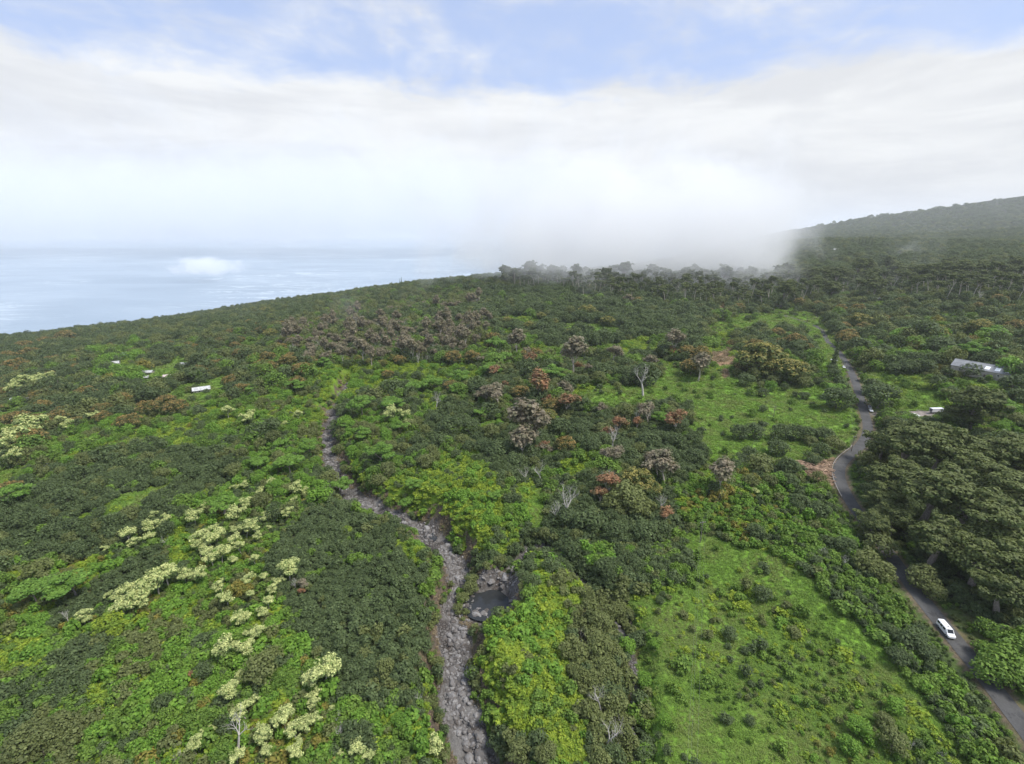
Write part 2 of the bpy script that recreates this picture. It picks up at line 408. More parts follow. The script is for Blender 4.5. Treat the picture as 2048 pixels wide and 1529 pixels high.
for code, poly in [
    # far slope and forest
    ('F', [(1000, 562), (1130, 535), (1300, 500), (1590, 455), (2048, 380), (2048, 596), (1800, 590), (1560, 606), (1400, 608), (1250, 600), (1100, 590)]),
    ('C', [(0, 640), (240, 610), (560, 585), (660, 590), (640, 625), (600, 650), (420, 650), (250, 690), (120, 720), (0, 750)]),
    ('W', [(540, 690), (620, 640), (720, 600), (960, 585), (990, 640), (985, 690), (900, 715), (760, 725), (620, 722)]),
    ('D', [(960, 570), (1130, 575), (1290, 610), (1400, 615), (1400, 690), (1250, 725), (1080, 690), (960, 630)]),
    ('D', [(720, 628), (960, 612), (985, 640), (900, 645), (760, 640)]),
    ('B', [(180, 700), (300, 690), (300, 760), (200, 770)]),
    ('G', [(292, 756), (330, 722), (372, 704), (378, 722), (345, 747), (300, 762)]),
    ('Y', [(275, 642), (322, 626), (322, 632), (285, 644)]),
    ('G', [(365, 806), (400, 768), (440, 758), (462, 786), (380, 818)]),
    ('L', [(535, 742), (575, 722), (605, 740), (570, 758)]),
    ('L', [(612, 770), (620, 740), (700, 722), (790, 728), (960, 722), (985, 738), (960, 770), (860, 770), (780, 780), (690, 802), (640, 795)]),
    ('L', [(840, 790), (905, 785), (905, 810), (860, 830), (835, 815)]),
    ('G', [1140, 650, 32, 8]), ('G', [1200, 662, 30, 8]), ('G', [1090, 700, 56, 13]), ('L', [1060, 688, 30, 8]), ('G', [1180, 590, 40, 5]), ('G', [1290, 587, 26, 5]),
    ('G', [1230, 800, 95, 18]), ('G', [1130, 702, 70, 15]), ('G', [1190, 656, 60, 10]), ('G', [1340, 765, 60, 20]), ('g', [1200, 700, 90, 14]), ('g', [1050, 640, 60, 10]),
    ('L', [1300, 690, 60, 12]), ('L', [1000, 668, 40, 10]), ('L', [965, 700, 22, 14]),
    ('G', [(1262, 775), (1335, 735), (1460, 748), (1540, 768), (1640, 772), (1700, 792), (1716, 870), (1690, 892), (1640, 905), (1560, 935), (1480, 935), (1395, 905), (1372, 850), (1385, 815), (1300, 792)]),
    ('G', [(1110, 762), (1260, 765), (1290, 790), (1240, 812), (1170, 806), (1120, 800)]),
    ('L', [1150, 770, 40, 16]), ('G', [1260, 798, 44, 10]),
    ('G', [(1300, 860), (1400, 850), (1420, 900), (1360, 880)]),
    ('G', [(1420, 642), (1540, 624), (1640, 630), (1650, 650), (1690, 700), (1700, 730), (1690, 765), (1640, 744), (1620, 690), (1570, 655), (1440, 662)]),
    ('g', [(1410, 650), (1470, 640), (1466, 745), (1400, 762)]),
    ('M', [(1500, 655), (1570, 660), (1620, 700), (1640, 750), (1560, 690)]),
    ('X', [1447, 612, 10, 15]), ('X', [(1416, 705), (1458, 694), (1464, 724), (1440, 732), (1416, 720)]), ('X', [1449, 748, 8, 12]),
    ('g', [(1738, 740), (1850, 742), (1892, 800), (1870, 838), (1760, 818), (1730, 770)]), ('G', [1830, 790, 36, 12]),
    ('B', [(1860, 760), (2048, 740), (2048, 860), (1990, 860), (1890, 800)]), ('G', [1905, 628, 46, 8]), ('G', [1720, 610, 30, 7]), ('B', [1990, 840, 60, 40]),
    ('B', [(1740, 690), (1880, 650), (1900, 720), (1760, 745)]),
    # seaward side of the stream
    ('b', [(60, 905), (170, 850), (300, 826), (420, 820), (560, 775), (645, 785), (655, 840), (560, 855), (480, 885), (330, 905), (200, 908)]),
    ('L', [(230, 880), (330, 850), (430, 800), (470, 830), (440, 880), (340, 900)]),
    ('L', [(555, 870), (640, 800), (660, 812), (645, 850), (600, 860)]),
    ('B', [(470, 930), (560, 850), (650, 840), (650, 900), (668, 980), (640, 1010), (560, 1030), (440, 1040), (380, 1120), (330, 1160), (250, 1120), (330, 1040), (400, 990)]),
    ('D', [(0, 1010), (120, 960), (230, 930), (300, 905), (430, 898), (482, 930), (470, 962), (400, 988), (345, 1015), (300, 1062), (200, 1100), (100, 1118), (0, 1136)]),
    ('B', [(0, 1130), (200, 1110), (330, 1100), (560, 1060), (560, 1180), (640, 1300), (690, 1400), (880, 1440), (890, 1529), (0, 1529)]),
    ('L', [(330, 1040), (390, 1040), (400, 1110), (350, 1140), (320, 1110)]),
    ('D', [(560, 1065), (640, 1008), (700, 1010), (790, 1050), (800, 1085), (835, 1120), (862, 1200), (862, 1350), (820, 1372), (760, 1402), (690, 1400), (650, 1330), (580, 1250), (560, 1180), (520, 1130)]),
    ('L', [(800, 1085), (850, 1075), (850, 1130), (820, 1120)]),
    ('D', [(0, 1390), (120, 1310), (200, 1262), (255, 1238), (240, 1290), (165, 1350), (190, 1370), (60, 1450), (0, 1480)]),
    ('O', [(20, 1505), (100, 1440), (210, 1420), (160, 1500), (60, 1529), (0, 1529)]),
    ('D', [(80, 1235), (200, 1150), (300, 1105), (335, 1092), (312, 1140), (220, 1205), (95, 1258)]),
    ('L', [(0, 1275), (60, 1268), (105, 1290), (92, 1332), (40, 1352), (0, 1362)]), ('L', [190, 1400, 60, 30]),
    ('D', [720, 1480, 40, 26]), ('B', [830, 1480, 40, 50]),
    # between the stream and the road
    ('B', [(690, 830), (800, 805), (880, 830), (900, 890), (830, 922), (740, 965), (695, 965), (684, 880)]),
    ('D', [(868, 815), (915, 795), (935, 860), (915, 893), (820, 905), (780, 920), (790, 880), (840, 860)]), ('D', [(920, 868), (1000, 850), (1075, 870), (1062, 955), (1000, 965), (950, 900)]),
    ('L', [(748, 985), (775, 955), (860, 912), (920, 900), (945, 885), (975, 930), (1000, 965), (1012, 1020), (1045, 1062), (1052, 1100), (980, 1132), (905, 1092), (862, 1050), (800, 1022)]),
    ('D', [(900, 1095), (1000, 1105), (1050, 1075), (1058, 1105), (1020, 1140), (950, 1140)]),
    ('D', [(1000, 850), (1200, 825), (1400, 862), (1412, 925), (1345, 962), (1232, 935), (1205, 900), (1100, 885)]),
    ('L', [(1108, 955), (1128, 905), (1160, 893), (1212, 918), (1205, 962), (1140, 955)]), ('L', [(1030, 975), (1070, 955), (1075, 1010), (1050, 1060), (1030, 1030)]),
    ('G', [(1052, 992), (1092, 972), (1104, 1060), (1062, 1062)]),
    ('D', [(1090, 1010), (1200, 950), (1350, 985), (1362, 1050), (1305, 1092), (1200, 1185), (1095, 1165), (1082, 1100)]), ('B', [1190, 1110, 40, 24]),
    ('B', [(1340, 965), (1480, 945), (1640, 982), (1722, 1050), (1705, 1140), (1600, 1140), (1500, 1096), (1400, 1052), (1352, 1012)]),
    ('Z', [(1340, 1000), (1450, 985), (1520, 1030), (1500, 1090), (1400, 1050)]),
    ('G', [(1365, 1062), (1440, 1080), (1560, 1110), (1650, 1178), (1762, 1288), (1840, 1372), (1760, 1370), (1670, 1310), (1590, 1250), (1510, 1205), (1440, 1200), (1380, 1170)]),
    ('g', [(1180, 1190), (1300, 1180), (1400, 1152), (1540, 1180), (1700, 1300), (1835, 1380), (1905, 1450), (1955, 1529), (1300, 1529), (1285, 1380), (1260, 1250)]),
    ('h', [(1480, 1320), (1600, 1290), (1720, 1330), (1830, 1400), (1880, 1529), (1640, 1529), (1560, 1440), (1480, 1400)]), ('h', [(1560, 1190), (1640, 1235), (1690, 1295), (1600, 1300), (1540, 1235)]),
    ('G', [(1290, 1420), (1450, 1400), (1480, 1529), (1300, 1529)]),
    ('V', [(1068, 1105), (1112, 1130), (1160, 1170), (1165, 1240), (1130, 1300), (1172, 1400), (1192, 1529), (1042, 1529), (1012, 1450), (965, 1372), (945, 1300), (1000, 1232), (1062, 1195)]),
    ('O', [(1160, 1190), (1255, 1180), (1280, 1300), (1262, 1400), (1262, 1529), (1190, 1529), (1165, 1400), (1132, 1300)]),
    ('O', [1040, 1500, 60, 30]),
    ('N', [(1610, 1130), (1722, 1050), (1800, 1150), (1850, 1230), (1950, 1340), (2048, 1470), (2048, 1529), (1955, 1529), (1835, 1372), (1700, 1230)]),
    ('F', [(1720, 862), (1880, 850), (2048, 915), (2048, 1295), (1950, 1262), (1850, 1162), (1742, 1040)]),
    ('g', [1955, 770, 75, 22]), ('g', [44, 816, 26, 12]), ('g', [92, 950, 20, 14]), ('g', [373, 742, 14, 8]), ('g', [340, 762, 16, 8]), ('g', [295, 760, 16, 8]), ('g', [247, 722, 16, 8]), ('g', [226, 740, 16, 8]), ('g', [355, 712, 14, 6]), ('g', [1753, 612, 14, 8]), ('g', [1837, 704, 16, 8]), ('g', [1885, 760, 20, 10]),
    ('X', [(1585, 925), (1640, 920), (1672, 915), (1672, 972), (1640, 968), (1600, 955)]),
    ('N', [(1950, 1290), (2048, 1270), (2048, 1400), (1990, 1350)]),
]:
    paint(code, poly)


def zone_at(x, y, z):
    u, v, dep = project(x, y, z)
    iu = np.clip((u / 2).astype(int), 0, ZW - 1)
    iv = np.clip((v / 2).astype(int), 0, ZH - 1)
    c = ZONE[iv, iu].copy()
    out = (u < -250) | (u > W0 + 250) | (v > H0 + 250) | (y < 10)
    c[out] = ord('B')
    rr = np.hypot(x, y)
    op = fbm(x, y, 46, 3, 120) + 0.35 * fbm(x, y, 12, 2, 121)
    c[(c == ord('M')) & (op > 0.24) & (rr > 200) & (rr < 1500)] = ord('g')
    c[np.isin(c, [ord('D'), ord('W')]) & (op > 0.46) & (rr > 260) & (rr < 1500)] = ord('g')
    ds, pos, _ = line_dist(x, y, STREAM)
    w = stream_width(pos) + 3.4 * fbm(x, y, 11, 3, 88)
    bank = (ds < w + 4.5) & (c != ord('S'))
    c[bank & (vnoise(x / 3.0, y / 3.0, 14) > -0.12)] = ord('K')
    c[ds < w] = ord('S')
    dt, pos, _ = line_dist(x, y, TRIB)
    tk = np.linspace(0, len(TRIB) - 1, len(TRIB_PX))
    tw = np.interp(pos, tk, [3, 1.5, 2.2, 2.2, .2, 1.4, -.5, 1.1, 1.2, .6, .5, .5])
    c[dt < tw + 1.0 * fbm(x, y, 7, 2, 31)] = ord('S')
    px, py, pz = POOL
    pd = np.hypot((x - px) / 1.25, (y - py) * np.where(y < py, 0.62, 1.0))
    c[pd < 10.5] = ord('K')
    c[pd < 8.0] = ord('S')
    dr, pos, _ = line_dist(x, y, ROAD)
    c[(dr < ROAD_HW + 6.0) & np.isin(c, [ord(q) for q in 'MNBDgF'])] = ord('r')
    c[dr < ROAD_HW + 1.5] = ord('R')
    dr, pos, _ = line_dist(x, y, SPUR)
    c[dr < 1.8] = ord('P')
    dl, pos, _ = line_dist(x, y, LOT)
    lw = np.interp(pos, [0, len(LOT) * 0.45, len(LOT) * 0.55, len(LOT)], [2.0, 2.2, 7.0, 7.0])
    c[(dl < lw + 0.8 * fbm(x, y, 6, 2, 12)) & (c != ord('R'))] = ord('P')
    return c
# ---------------------------------------------------------------- GEO end
RNG = np.random.default_rng(7)
random.seed(7)


# ---------------------------------------------------------------- materials
def mat(name):
    m = bpy.data.materials.new(name)
    m.use_nodes = True
    return m, NT(m.node_tree)


def simple(name, col, rough=0.6, metal=0.0, spec=0.4, var=0.12, scale=3.0):
    m, t = mat(name)
    out = t.n('ShaderNodeOutputMaterial')
    b = t.n('ShaderNodeBsdfPrincipled')
    geo = t.n('ShaderNodeTexCoord')
    n = t.noise(geo.outputs['Object'], scale, 5, 0.6)
    c = t.mix(t.ramp(n, 0.3, 0.7), tuple(x * (1 - var) for x in col), tuple(min(1, x * (1 + var)) for x in col))
    t.l(c, b.inputs['Base Color'])
    b.inputs['Roughness'].default_value = rough
    b.inputs['Metallic'].default_value = metal
    b.inputs['Specular IOR Level'].default_value = spec
    t.l(b.outputs[0], out.inputs[0])
    return m


def foliage(name, dark, light, young=None, amount=0.0, trans=0.32, patch=0.52, other=None, share=0.5, oscale=0.5):
    """leaf colour: one tone per plant, tips of young leaves where the mesh attribute 'young' says, patches across the land"""
    m, t = mat(name)
    out = t.n('ShaderNodeOutputMaterial')
    info = t.n('ShaderNodeObjectInfo')
    geo = t.n('ShaderNodeNewGeometry')
    at = t.n('ShaderNodeAttribute', attribute_name='young')
    jt = t.n('ShaderNodeAttribute', attribute_name='tone')
    pn = t.noise(geo.outputs['Position'], 0.035, 3, 0.6)
    f = t.math('ADD', t.math('MULTIPLY', info.outputs['Random'], 1 - patch), t.math('MULTIPLY', t.ramp(pn, 0.35, 0.65), patch))
    c = t.mix(f, dark, light)
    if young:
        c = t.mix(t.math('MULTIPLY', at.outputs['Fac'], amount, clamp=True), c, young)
    if other:
        on = t.noise(geo.outputs['Position'], oscale, 3, 0.6)
        c = t.mix(t.math('MULTIPLY', t.ramp(on, 0.44, 0.60), share), c, other)
    k = t.math('ADD', 0.66, t.math('MULTIPLY', jt.outputs['Fac'], 0.68))
    cc = t.n('ShaderNodeCombineColor')
    for i in range(3):
        t.l(k, cc.inputs[i])
    c = t.mix(1.0, c, cc.outputs[0], 'MULTIPLY')
    b = t.n('ShaderNodeBsdfPrincipled')
    t.l(c, b.inputs['Base Color'])
    b.inputs['Roughness'].default_value = 0.6
    b.inputs['Specular IOR Level'].default_value = 0.22
    tr = t.n('ShaderNodeBsdfTranslucent')
    t.l(t.mix(1.0, c, (1.0, 1.0, 0.55), 'MULTIPLY'), tr.inputs['Color'])
    ms = t.n('ShaderNodeMixShader')
    ms.inputs[0].default_value = trans
    t.l(b.outputs[0], ms.inputs[1]); t.l(tr.outputs[0], ms.inputs[2])
    t.l(ms.outputs[0], out.inputs[0])
    return m


M = {
    'dark': foliage('dark thicket leaves', (.058, .088, .034), (.100, .140, .054), (.175, .225, .085), 0.45),
    'green': foliage('green leaves', (.078, .150, .027), (.142, .240, .036), (.24, .35, .055), 0.5),
    'bright': foliage('bright green leaves', (.086, .190, .028), (.148, .285, .036), (.26, .40, .05), 0.5),
    'lime': foliage('lime vine leaves', (.160, .262, .026), (.262, .350, .034), (.40, .46, .05), 0.55, other=(.10, .19, .03), share=0.6, oscale=0.35),
    'olive': foliage('olive leaves', (.096, .122, .040), (.158, .188, .058), (.25, .27, .10), 0.5),
    'yellow': foliage('yellowing leaves', (.18, .185, .035), (.28, .25, .05), (.38, .27, .07), 0.5, other=(.10, .15, .03), share=0.6),
    'rust': foliage('rust leaves', (.24, .115, .062), (.34, .185, .095), (.42, .25, .13), 0.4, other=(.13, .14, .06), share=0.75, oscale=0.30),
    'pink': foliage('faded taupe twigs', (.22, .190, .135), (.30, .265, .185), (.36, .28, .19), 0.5, other=(.13, .14, .07), share=0.7, oscale=0.28),
    'cream': foliage('cream kukui leaves', (.140, .220, .065), (.210, .285, .090), (.59, .62, .25), 1.0, 0.25, 0.2, other=(.24, .31, .10), share=0.5, oscale=0.55),
    'mango': foliage('mango leaves', (.058, .085, .030), (.100, .128, .042), (.40, .26, .085), 0.95, other=(.085, .115, .035), share=0.6, oscale=0.3),
    'gold': foliage('golden mango leaves', (.070, .105, .030), (.112, .150, .042), (.37, .31, .085), 0.95, other=(.10, .14, .04), share=0.65, oscale=0.3),
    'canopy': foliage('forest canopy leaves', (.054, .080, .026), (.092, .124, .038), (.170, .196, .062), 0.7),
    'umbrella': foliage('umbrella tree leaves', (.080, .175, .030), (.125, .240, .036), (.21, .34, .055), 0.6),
    'grass': foliage('grass blades', (.125, .245, .034), (.195, .325, .048), (.31, .40, .09), 0.5, other=(.23, .25, .085), share=0.55, oscale=0.07),
    'drygrass': foliage('dry bank grass', (.20, .155, .10), (.31, .245, .15), (.40, .32, .20), 0.5),
    'bark': simple('grey bark', (.20, .175, .15), 0.9, 0, 0.2, 0.35, 6),
    'pale': simple('pale bare branches', (.47, .42, .35), 0.9, 0, 0.2, 0.25, 6),
    'whitewood': simple('bleached bare branches', (.46, .43, .385), 0.9, 0, 0.2, 0.2, 6),
    'brownwood': simple('brown cut wood', (.30, .19, .12), 0.9, 0, 0.2, 0.3, 5),
    'rock_plain': simple('lava stone', (.165, .155, .145), 0.85, 0, 0.3, 0.55, 2.5),
}


def stone_material():
    m, t = mat('lava stones')
    out = t.n('ShaderNodeOutputMaterial')
    b = t.n('ShaderNodeBsdfPrincipled')
    info = t.n('ShaderNodeObjectInfo')
    tc = t.n('ShaderNodeTexCoord')
    c = t.mix(info.outputs['Random'], (.062, .055, .050), (.27, .26, .25))
    c = t.mix(t.ramp(t.noise(tc.outputs['Object'], 4.0, 5, 0.65), 0.4, 0.7), c, (.12, .10, .085))
    t.l(c, b.inputs['Base Color'])
    b.inputs['Roughness'].default_value = 0.85
    t.l(b.outputs[0], out.inputs[0])
    return m


M['rock'] = stone_material()


# ---------------------------------------------------------------- mesh helpers
def mesh_np(name, V, F, mats, attrs=None, mi=None, smooth=False):
    """V (n,3); F list of face index arrays with equal length (m,k)"""
    me = bpy.data.meshes.new(name)
    V = np.asarray(V, np.float32); F = np.asarray(F, np.int32)
    m, k = F.shape
    me.vertices.add(len(V)); me.vertices.foreach_set('co', V.ravel())
    me.loops.add(m * k); me.loops.foreach_set('vertex_index', F.ravel())
    me.polygons.add(m)
    me.polygons.foreach_set('loop_start', np.arange(0, m * k, k, dtype=np.int32))
    me.polygons.foreach_set('loop_total', np.full(m, k, np.int32))
    for x in (mats if isinstance(mats, (list, tuple)) else [mats]):
        me.materials.append(x)
    if mi is not None:
        me.polygons.foreach_set('material_index', np.asarray(mi, np.int32))
    if smooth:
        me.polygons.foreach_set('use_smooth', np.ones(m, bool))
    for nm, (dom, arr) in (attrs or {}).items():
        arr = np.asarray(arr, np.float32)
        a = me.attributes.new(nm, 'FLOAT' if arr.ndim == 1 else 'FLOAT_COLOR', dom)
        a.data.foreach_set('value' if arr.ndim == 1 else 'color', arr.ravel())
    me.update(calc_edges=True)
    return me


class MB:
    """collects quads / polygons of one part, then links them as one mesh object"""
    def __init__(s):
        s.v, s.f = [], []

    def add(s, verts, faces):
        o = len(s.v)
        s.v += [tuple(p) for p in verts]
        s.f += [tuple(i + o for i in f) for f in faces]

    def box(s, c, d, rz=0.0):
        x, y, z = (k / 2 for k in d)
        P = [(-x, -y, -z), (x, -y, -z), (x, y, -z), (-x, y, -z), (-x, -y, z), (x, -y, z), (x, y, z), (-x, y, z)]
        cs, sn = math.cos(rz), math.sin(rz)
        s.add([(c[0] + p[0] * cs - p[1] * sn, c[1] + p[0] * sn + p[1] * cs, c[2] + p[2]) for p in P],
              [(0, 3, 2, 1), (4, 5, 6, 7), (0, 1, 5, 4), (1, 2, 6, 5), (2, 3, 7, 6), (3, 0, 4, 7)])

    def tube(s, pts, rad, k=5, cap=True):
        pts = [Vector(p) for p in pts]
        o = len(s.v)
        for i, p in enumerate(pts):
            a = pts[min(i + 1, len(pts) - 1)] - pts[max(i - 1, 0)]
            a.normalize()
            e = a.orthogonal().normalized() if i == 0 else (e - a * e.dot(a)).normalized()
            g = a.cross(e)
            r = rad[i] if isinstance(rad, (list, tuple)) else rad
            for j in range(k):
                t = 2 * math.pi * j / k
                s.v.append(tuple(p + (e * math.cos(t) + g * math.sin(t)) * r))
        for i in range(len(pts) - 1):
            for j in range(k):
                s.f.append((o + i * k + j, o + i * k + (j + 1) % k, o + (i + 1) * k + (j + 1) % k, o + (i + 1) * k + j))
        if cap:
            s.f.append(tuple(o + j for j in range(k))[::-1])
            s.f.append(tuple(o + (len(pts) - 1) * k + j for j in range(k)))

    def mesh(s, name, m, smooth=False):
        me = bpy.data.meshes.new(name)
        me.from_pydata(s.v, [], s.f)
        me.materials.append(m)
        if smooth:
            me.polygons.foreach_set('use_smooth', np.ones(len(me.polygons), bool))
        me.update()
        return me

    def build(s, name, m, parent=None, smooth=False):
        return link(name, s.mesh(name, m, smooth), parent)


def link(name, data, parent=None):
    o = bpy.data.objects.new(name, data)
    COL.objects.link(o)
    if parent:
        o.parent = parent
    return o


def tag(o, label=None, cat=None, group=None, kind=None):
    for k, v in (('label', label), ('category', cat), ('group', group), ('kind', kind)):
        if v:
            o[k] = v
    return o


def thing(name, loc, rz, label, cat, group=None):
    o = link(name, None)
    o.location = loc
    o.rotation_euler = (0, 0, rz)
    return tag(o, label, cat, group)


def ground(u, v):
    q, t = raymarch(np.array([float(u)]), np.array([float(v)]), lambda x, y, t: height(x, y))
    return float(q[0, 0]), float(q[0, 1]), float(height(q[0, 0], q[0, 1]))


# ---------------------------------------------------------------- terrain, sea, road
def terrain():
    na, nr = 640, 540
    az = np.linspace(R(-78), R(78), na)
    rr = np.geomspace(24, 11500, nr)
    A, RR = np.meshgrid(az, rr)
    x, y = RR * np.sin(A), RR * np.cos(A)
    z = height(x, y)
    z = np.maximum(z, -25)
    c = zone_at(x.ravel(), y.ravel(), z.ravel())
    base = {'M': (.055, .075, .025), 'D': (.038, .045, .022), 'L': (.13, .21, .022), 'V': (.15, .23, .020), 'G': (.130, .235, .030), 'g': (.122, .210, .030), 'B': (.07, .125, .026),
            'F': (.040, .044, .022), 'C': (.060, .055, .025), 'W': (.085, .080, .045), 'O': (.085, .088, .032), 'N': (.040, .075, .020), 'X': (.27, .17, .10), 'h': (.10, .165, .030), 'b': (.10, .17, .024), 'r': (.06, .09, .025),
            'Y': (.24, .26, .10), 'Z': (.10, .12, .02), 'S': (.18, .17, .165), 'K': (.10, .078, .056), 'R': (.115, .092, .062), 'P': (.22, .19, .16)}
    col = np.ones((len(c), 4), np.float32)
    for k, v in base.items():
        col[c == ord(k), :3] = v
    rock = np.isin(c, [ord('S'), ord('P')]).astype(np.float32)
    # far slopes: the forest cover itself varies (pasture, scrub, wood)
    xf, yf, zf = x.ravel(), y.ravel(), z.ravel()
    r = np.hypot(xf, yf)
    far = sstep(2200, 3200, r)[:, None]
    pv = sstep(-0.12, 0.30, fbm(xf, yf, 380, 4, 55))[:, None]
    fc = np.array([.016, .024, .016]) * (1 - pv) + np.array([.034, .044, .020]) * pv
    pas = (sstep(0.30, 0.42, fbm(xf, yf * 2.2, 330, 3, 91)) * 0.8)[:, None]
    fc = fc * (1 - pas) + np.array([.075, .10, .04]) * pas
    col[:, :3] = col[:, :3] * (1 - far) + fc * far
    # bare rock at the foot of the coast
    sh = ((zf < 3.0) & (r > 500))
    col[sh, :3] = (.05, .048, .046)
    idx = np.arange(na * nr).reshape(nr, na)
    F = np.stack([idx[:-1, :-1], idx[:-1, 1:], idx[1:, 1:], idx[1:, :-1]], -1).reshape(-1, 4)
    m, t = mat('land surface')
    out = t.n('ShaderNodeOutputMaterial')
    b = t.n('ShaderNodeBsdfPrincipled')
    ca = t.n('ShaderNodeAttribute', attribute_name='soil')
    ra = t.n('ShaderNodeAttribute', attribute_name='rocky')
    geo = t.n('ShaderNodeNewGeometry')
    P = geo.outputs['Position']
    n1 = t.noise(P, 0.10, 6, 0.62)
    n2 = t.noise(P, 1.1, 6, 0.65)
    f = t.math('ADD', t.ramp(n1, 0.32, 0.68, 0.70, 1.25), t.ramp(n2, 0.3, 0.7, -0.28, 0.28))
    cc = t.n('ShaderNodeCombineColor')
    for i in range(3):
        t.l(f, cc.inputs[i])
    c1 = t.mix(1.0, ca.outputs['Color'], cc.outputs[0], 'MULTIPLY')
    dn = t.noise(P, 0.055, 5, 0.62)
    c1 = t.mix(t.ramp(dn, 0.50, 0.68, 0.0, 0.5), c1, (.15, .15, .05))
    vor = t.n('ShaderNodeTexVoronoi', feature='DISTANCE_TO_EDGE')
    vor.inputs['Scale'].default_value = 1.25
    t.l(t.mapping(P, (1, 1, 0.4)), vor.inputs['Vector'])
    crack = t.math('MAXIMUM', t.ramp(vor.outputs['Distance'], 0.0, 0.2), t.ramp(t.noise(P, 0.09, 4, 0.6), 0.42, 0.55))
    rt = t.noise(P, 0.22, 5, 0.6)
    rc = t.mix(t.ramp(rt, 0.38, 0.62), (.075, .060, .050), (.145, .136, .126))
    rc = t.mix(t.ramp(n2, 0.40, 0.80), rc, (.215, .205, .19))
    rc = t.mix(crack, (.060, .052, .048), rc)
    c2 = t.mix(ra.outputs['Fac'], c1, rc)
    t.l(c2, b.inputs['Base Color'])
    b.inputs['Roughness'].default_value = 0.9
    b.inputs['Specular IOR Level'].default_value = 0.15
    bp = t.n('ShaderNodeBump')
    bp.inputs['Strength'].default_value = 0.9
    bp.inputs['Distance'].default_value = 0.6
    hgt = t.math('ADD', t.math('MULTIPLY', n2, 0.8), t.math('MULTIPLY', t.math('MULTIPLY', crack, ra.outputs['Fac']), 0.5))
    t.l(hgt, bp.inputs['Height'])
    t.l(bp.outputs[0], b.inputs['Normal'])
    t.l(b.outputs[0], out.inputs[0])
    me = mesh_np('terrain', np.stack([xf, yf, zf], -1), F, m, {'soil': ('POINT', col), 'rocky': ('POINT', rock)}, smooth=True)
    tag(link('terrain', me), 'green land sloping down to the sea with a stream gully and meadows', kind='structure')


terrain()


def sea():
    rr = np.concatenate([[5.0], np.geomspace(400, 90000, 30)])
    az = np.linspace(0, 2 * np.pi, 97)[:-1]
    V = np.array([(r * math.sin(a), r * math.cos(a), 0.0) for r in rr for a in az])
    n = len(az)
    F = np.array([(i * n + j, i * n + (j + 1) % n, (i + 1) * n + (j + 1) % n, (i + 1) * n + j) for i in range(len(rr) - 1) for j in range(n)])
    m, t = mat('sea water')
    out = t.n('ShaderNodeOutputMaterial')
    b = t.n('ShaderNodeBsdfPrincipled')
    geo = t.n('ShaderNodeNewGeometry')
    P = geo.outputs['Position']
    big = t.noise(t.mapping(P, (1, 2.6, 1), rot=(0, 0, R(-28))), 0.0011, 4, 0.55, 0.8)
    st = t.noise(t.mapping(P, (1, 3.2, 1), (40, 0, 0), (0, 0, R(-30))), 0.0021, 5, 0.6, 1.6)
    line = t.math('SUBTRACT', 1.0, t.math('MULTIPLY', t.math('ABSOLUTE', t.math('SUBTRACT', st, 0.5)), 34.0), clamp=True)
    line = t.math('MULTIPLY', line, t.ramp(t.noise(P, 0.0012, 3, 0.5), 0.45, 0.62))
    c = t.mix(t.ramp(big, 0.3, 0.7), (.20, .275, .35), (.29, .37, .45))
    c = t.mix(t.math('MULTIPLY', line, 0.75), c, (.66, .74, .78))
    t.l(c, b.inputs['Base Color'])
    b.inputs['Roughness'].default_value = 0.28
    b.inputs['IOR'].default_value = 1.33
    bp = t.n('ShaderNodeBump')
    bp.inputs['Strength'].default_value = 0.5
    bp.inputs['Distance'].default_value = 3.0
    w = t.noise(t.mapping(P, (1, 2.2, 1), rot=(0, 0, R(-25))), 0.03, 5, 0.6)
    t.l(w, bp.inputs['Height'])
    t.l(bp.outputs[0], b.inputs['Normal'])
    t.l(b.outputs[0], out.inputs[0])
    tag(link('sea', mesh_np('sea', V, F, m)), 'pale blue calm sea with drifting foam lines', kind='structure')


sea()


def ribbon(L, Z, hw0, hw1, lift, crown=0.0):
    T = np.gradient(L, axis=0)
    T /= np.linalg.norm(T, axis=1)[:, None] + 1e-9
    N = np.stack([-T[:, 1], T[:, 0]], -1)
    rows = []
    for k, s in enumerate((-1, -0.5, 0, 0.5, 1)):
        hw = np.where(s < 0, hw0, hw1)
        p = L + N * (abs(s) * np.sign(s) * hw)[:, None] if np.ndim(hw) else L + N * (s * hw)
        rows.append(np.concatenate([p, (Z + lift + crown * (1 - abs(s)))[:, None]], 1))
    V = np.stack(rows, 1).reshape(-1, 3)
    n = len(L)
    F = np.array([(i * 5 + j, i * 5 + j + 1, (i + 1) * 5 + j + 1, (i + 1) * 5 + j) for i in range(n - 1) for j in range(4)])[:, ::-1]
    return V, F


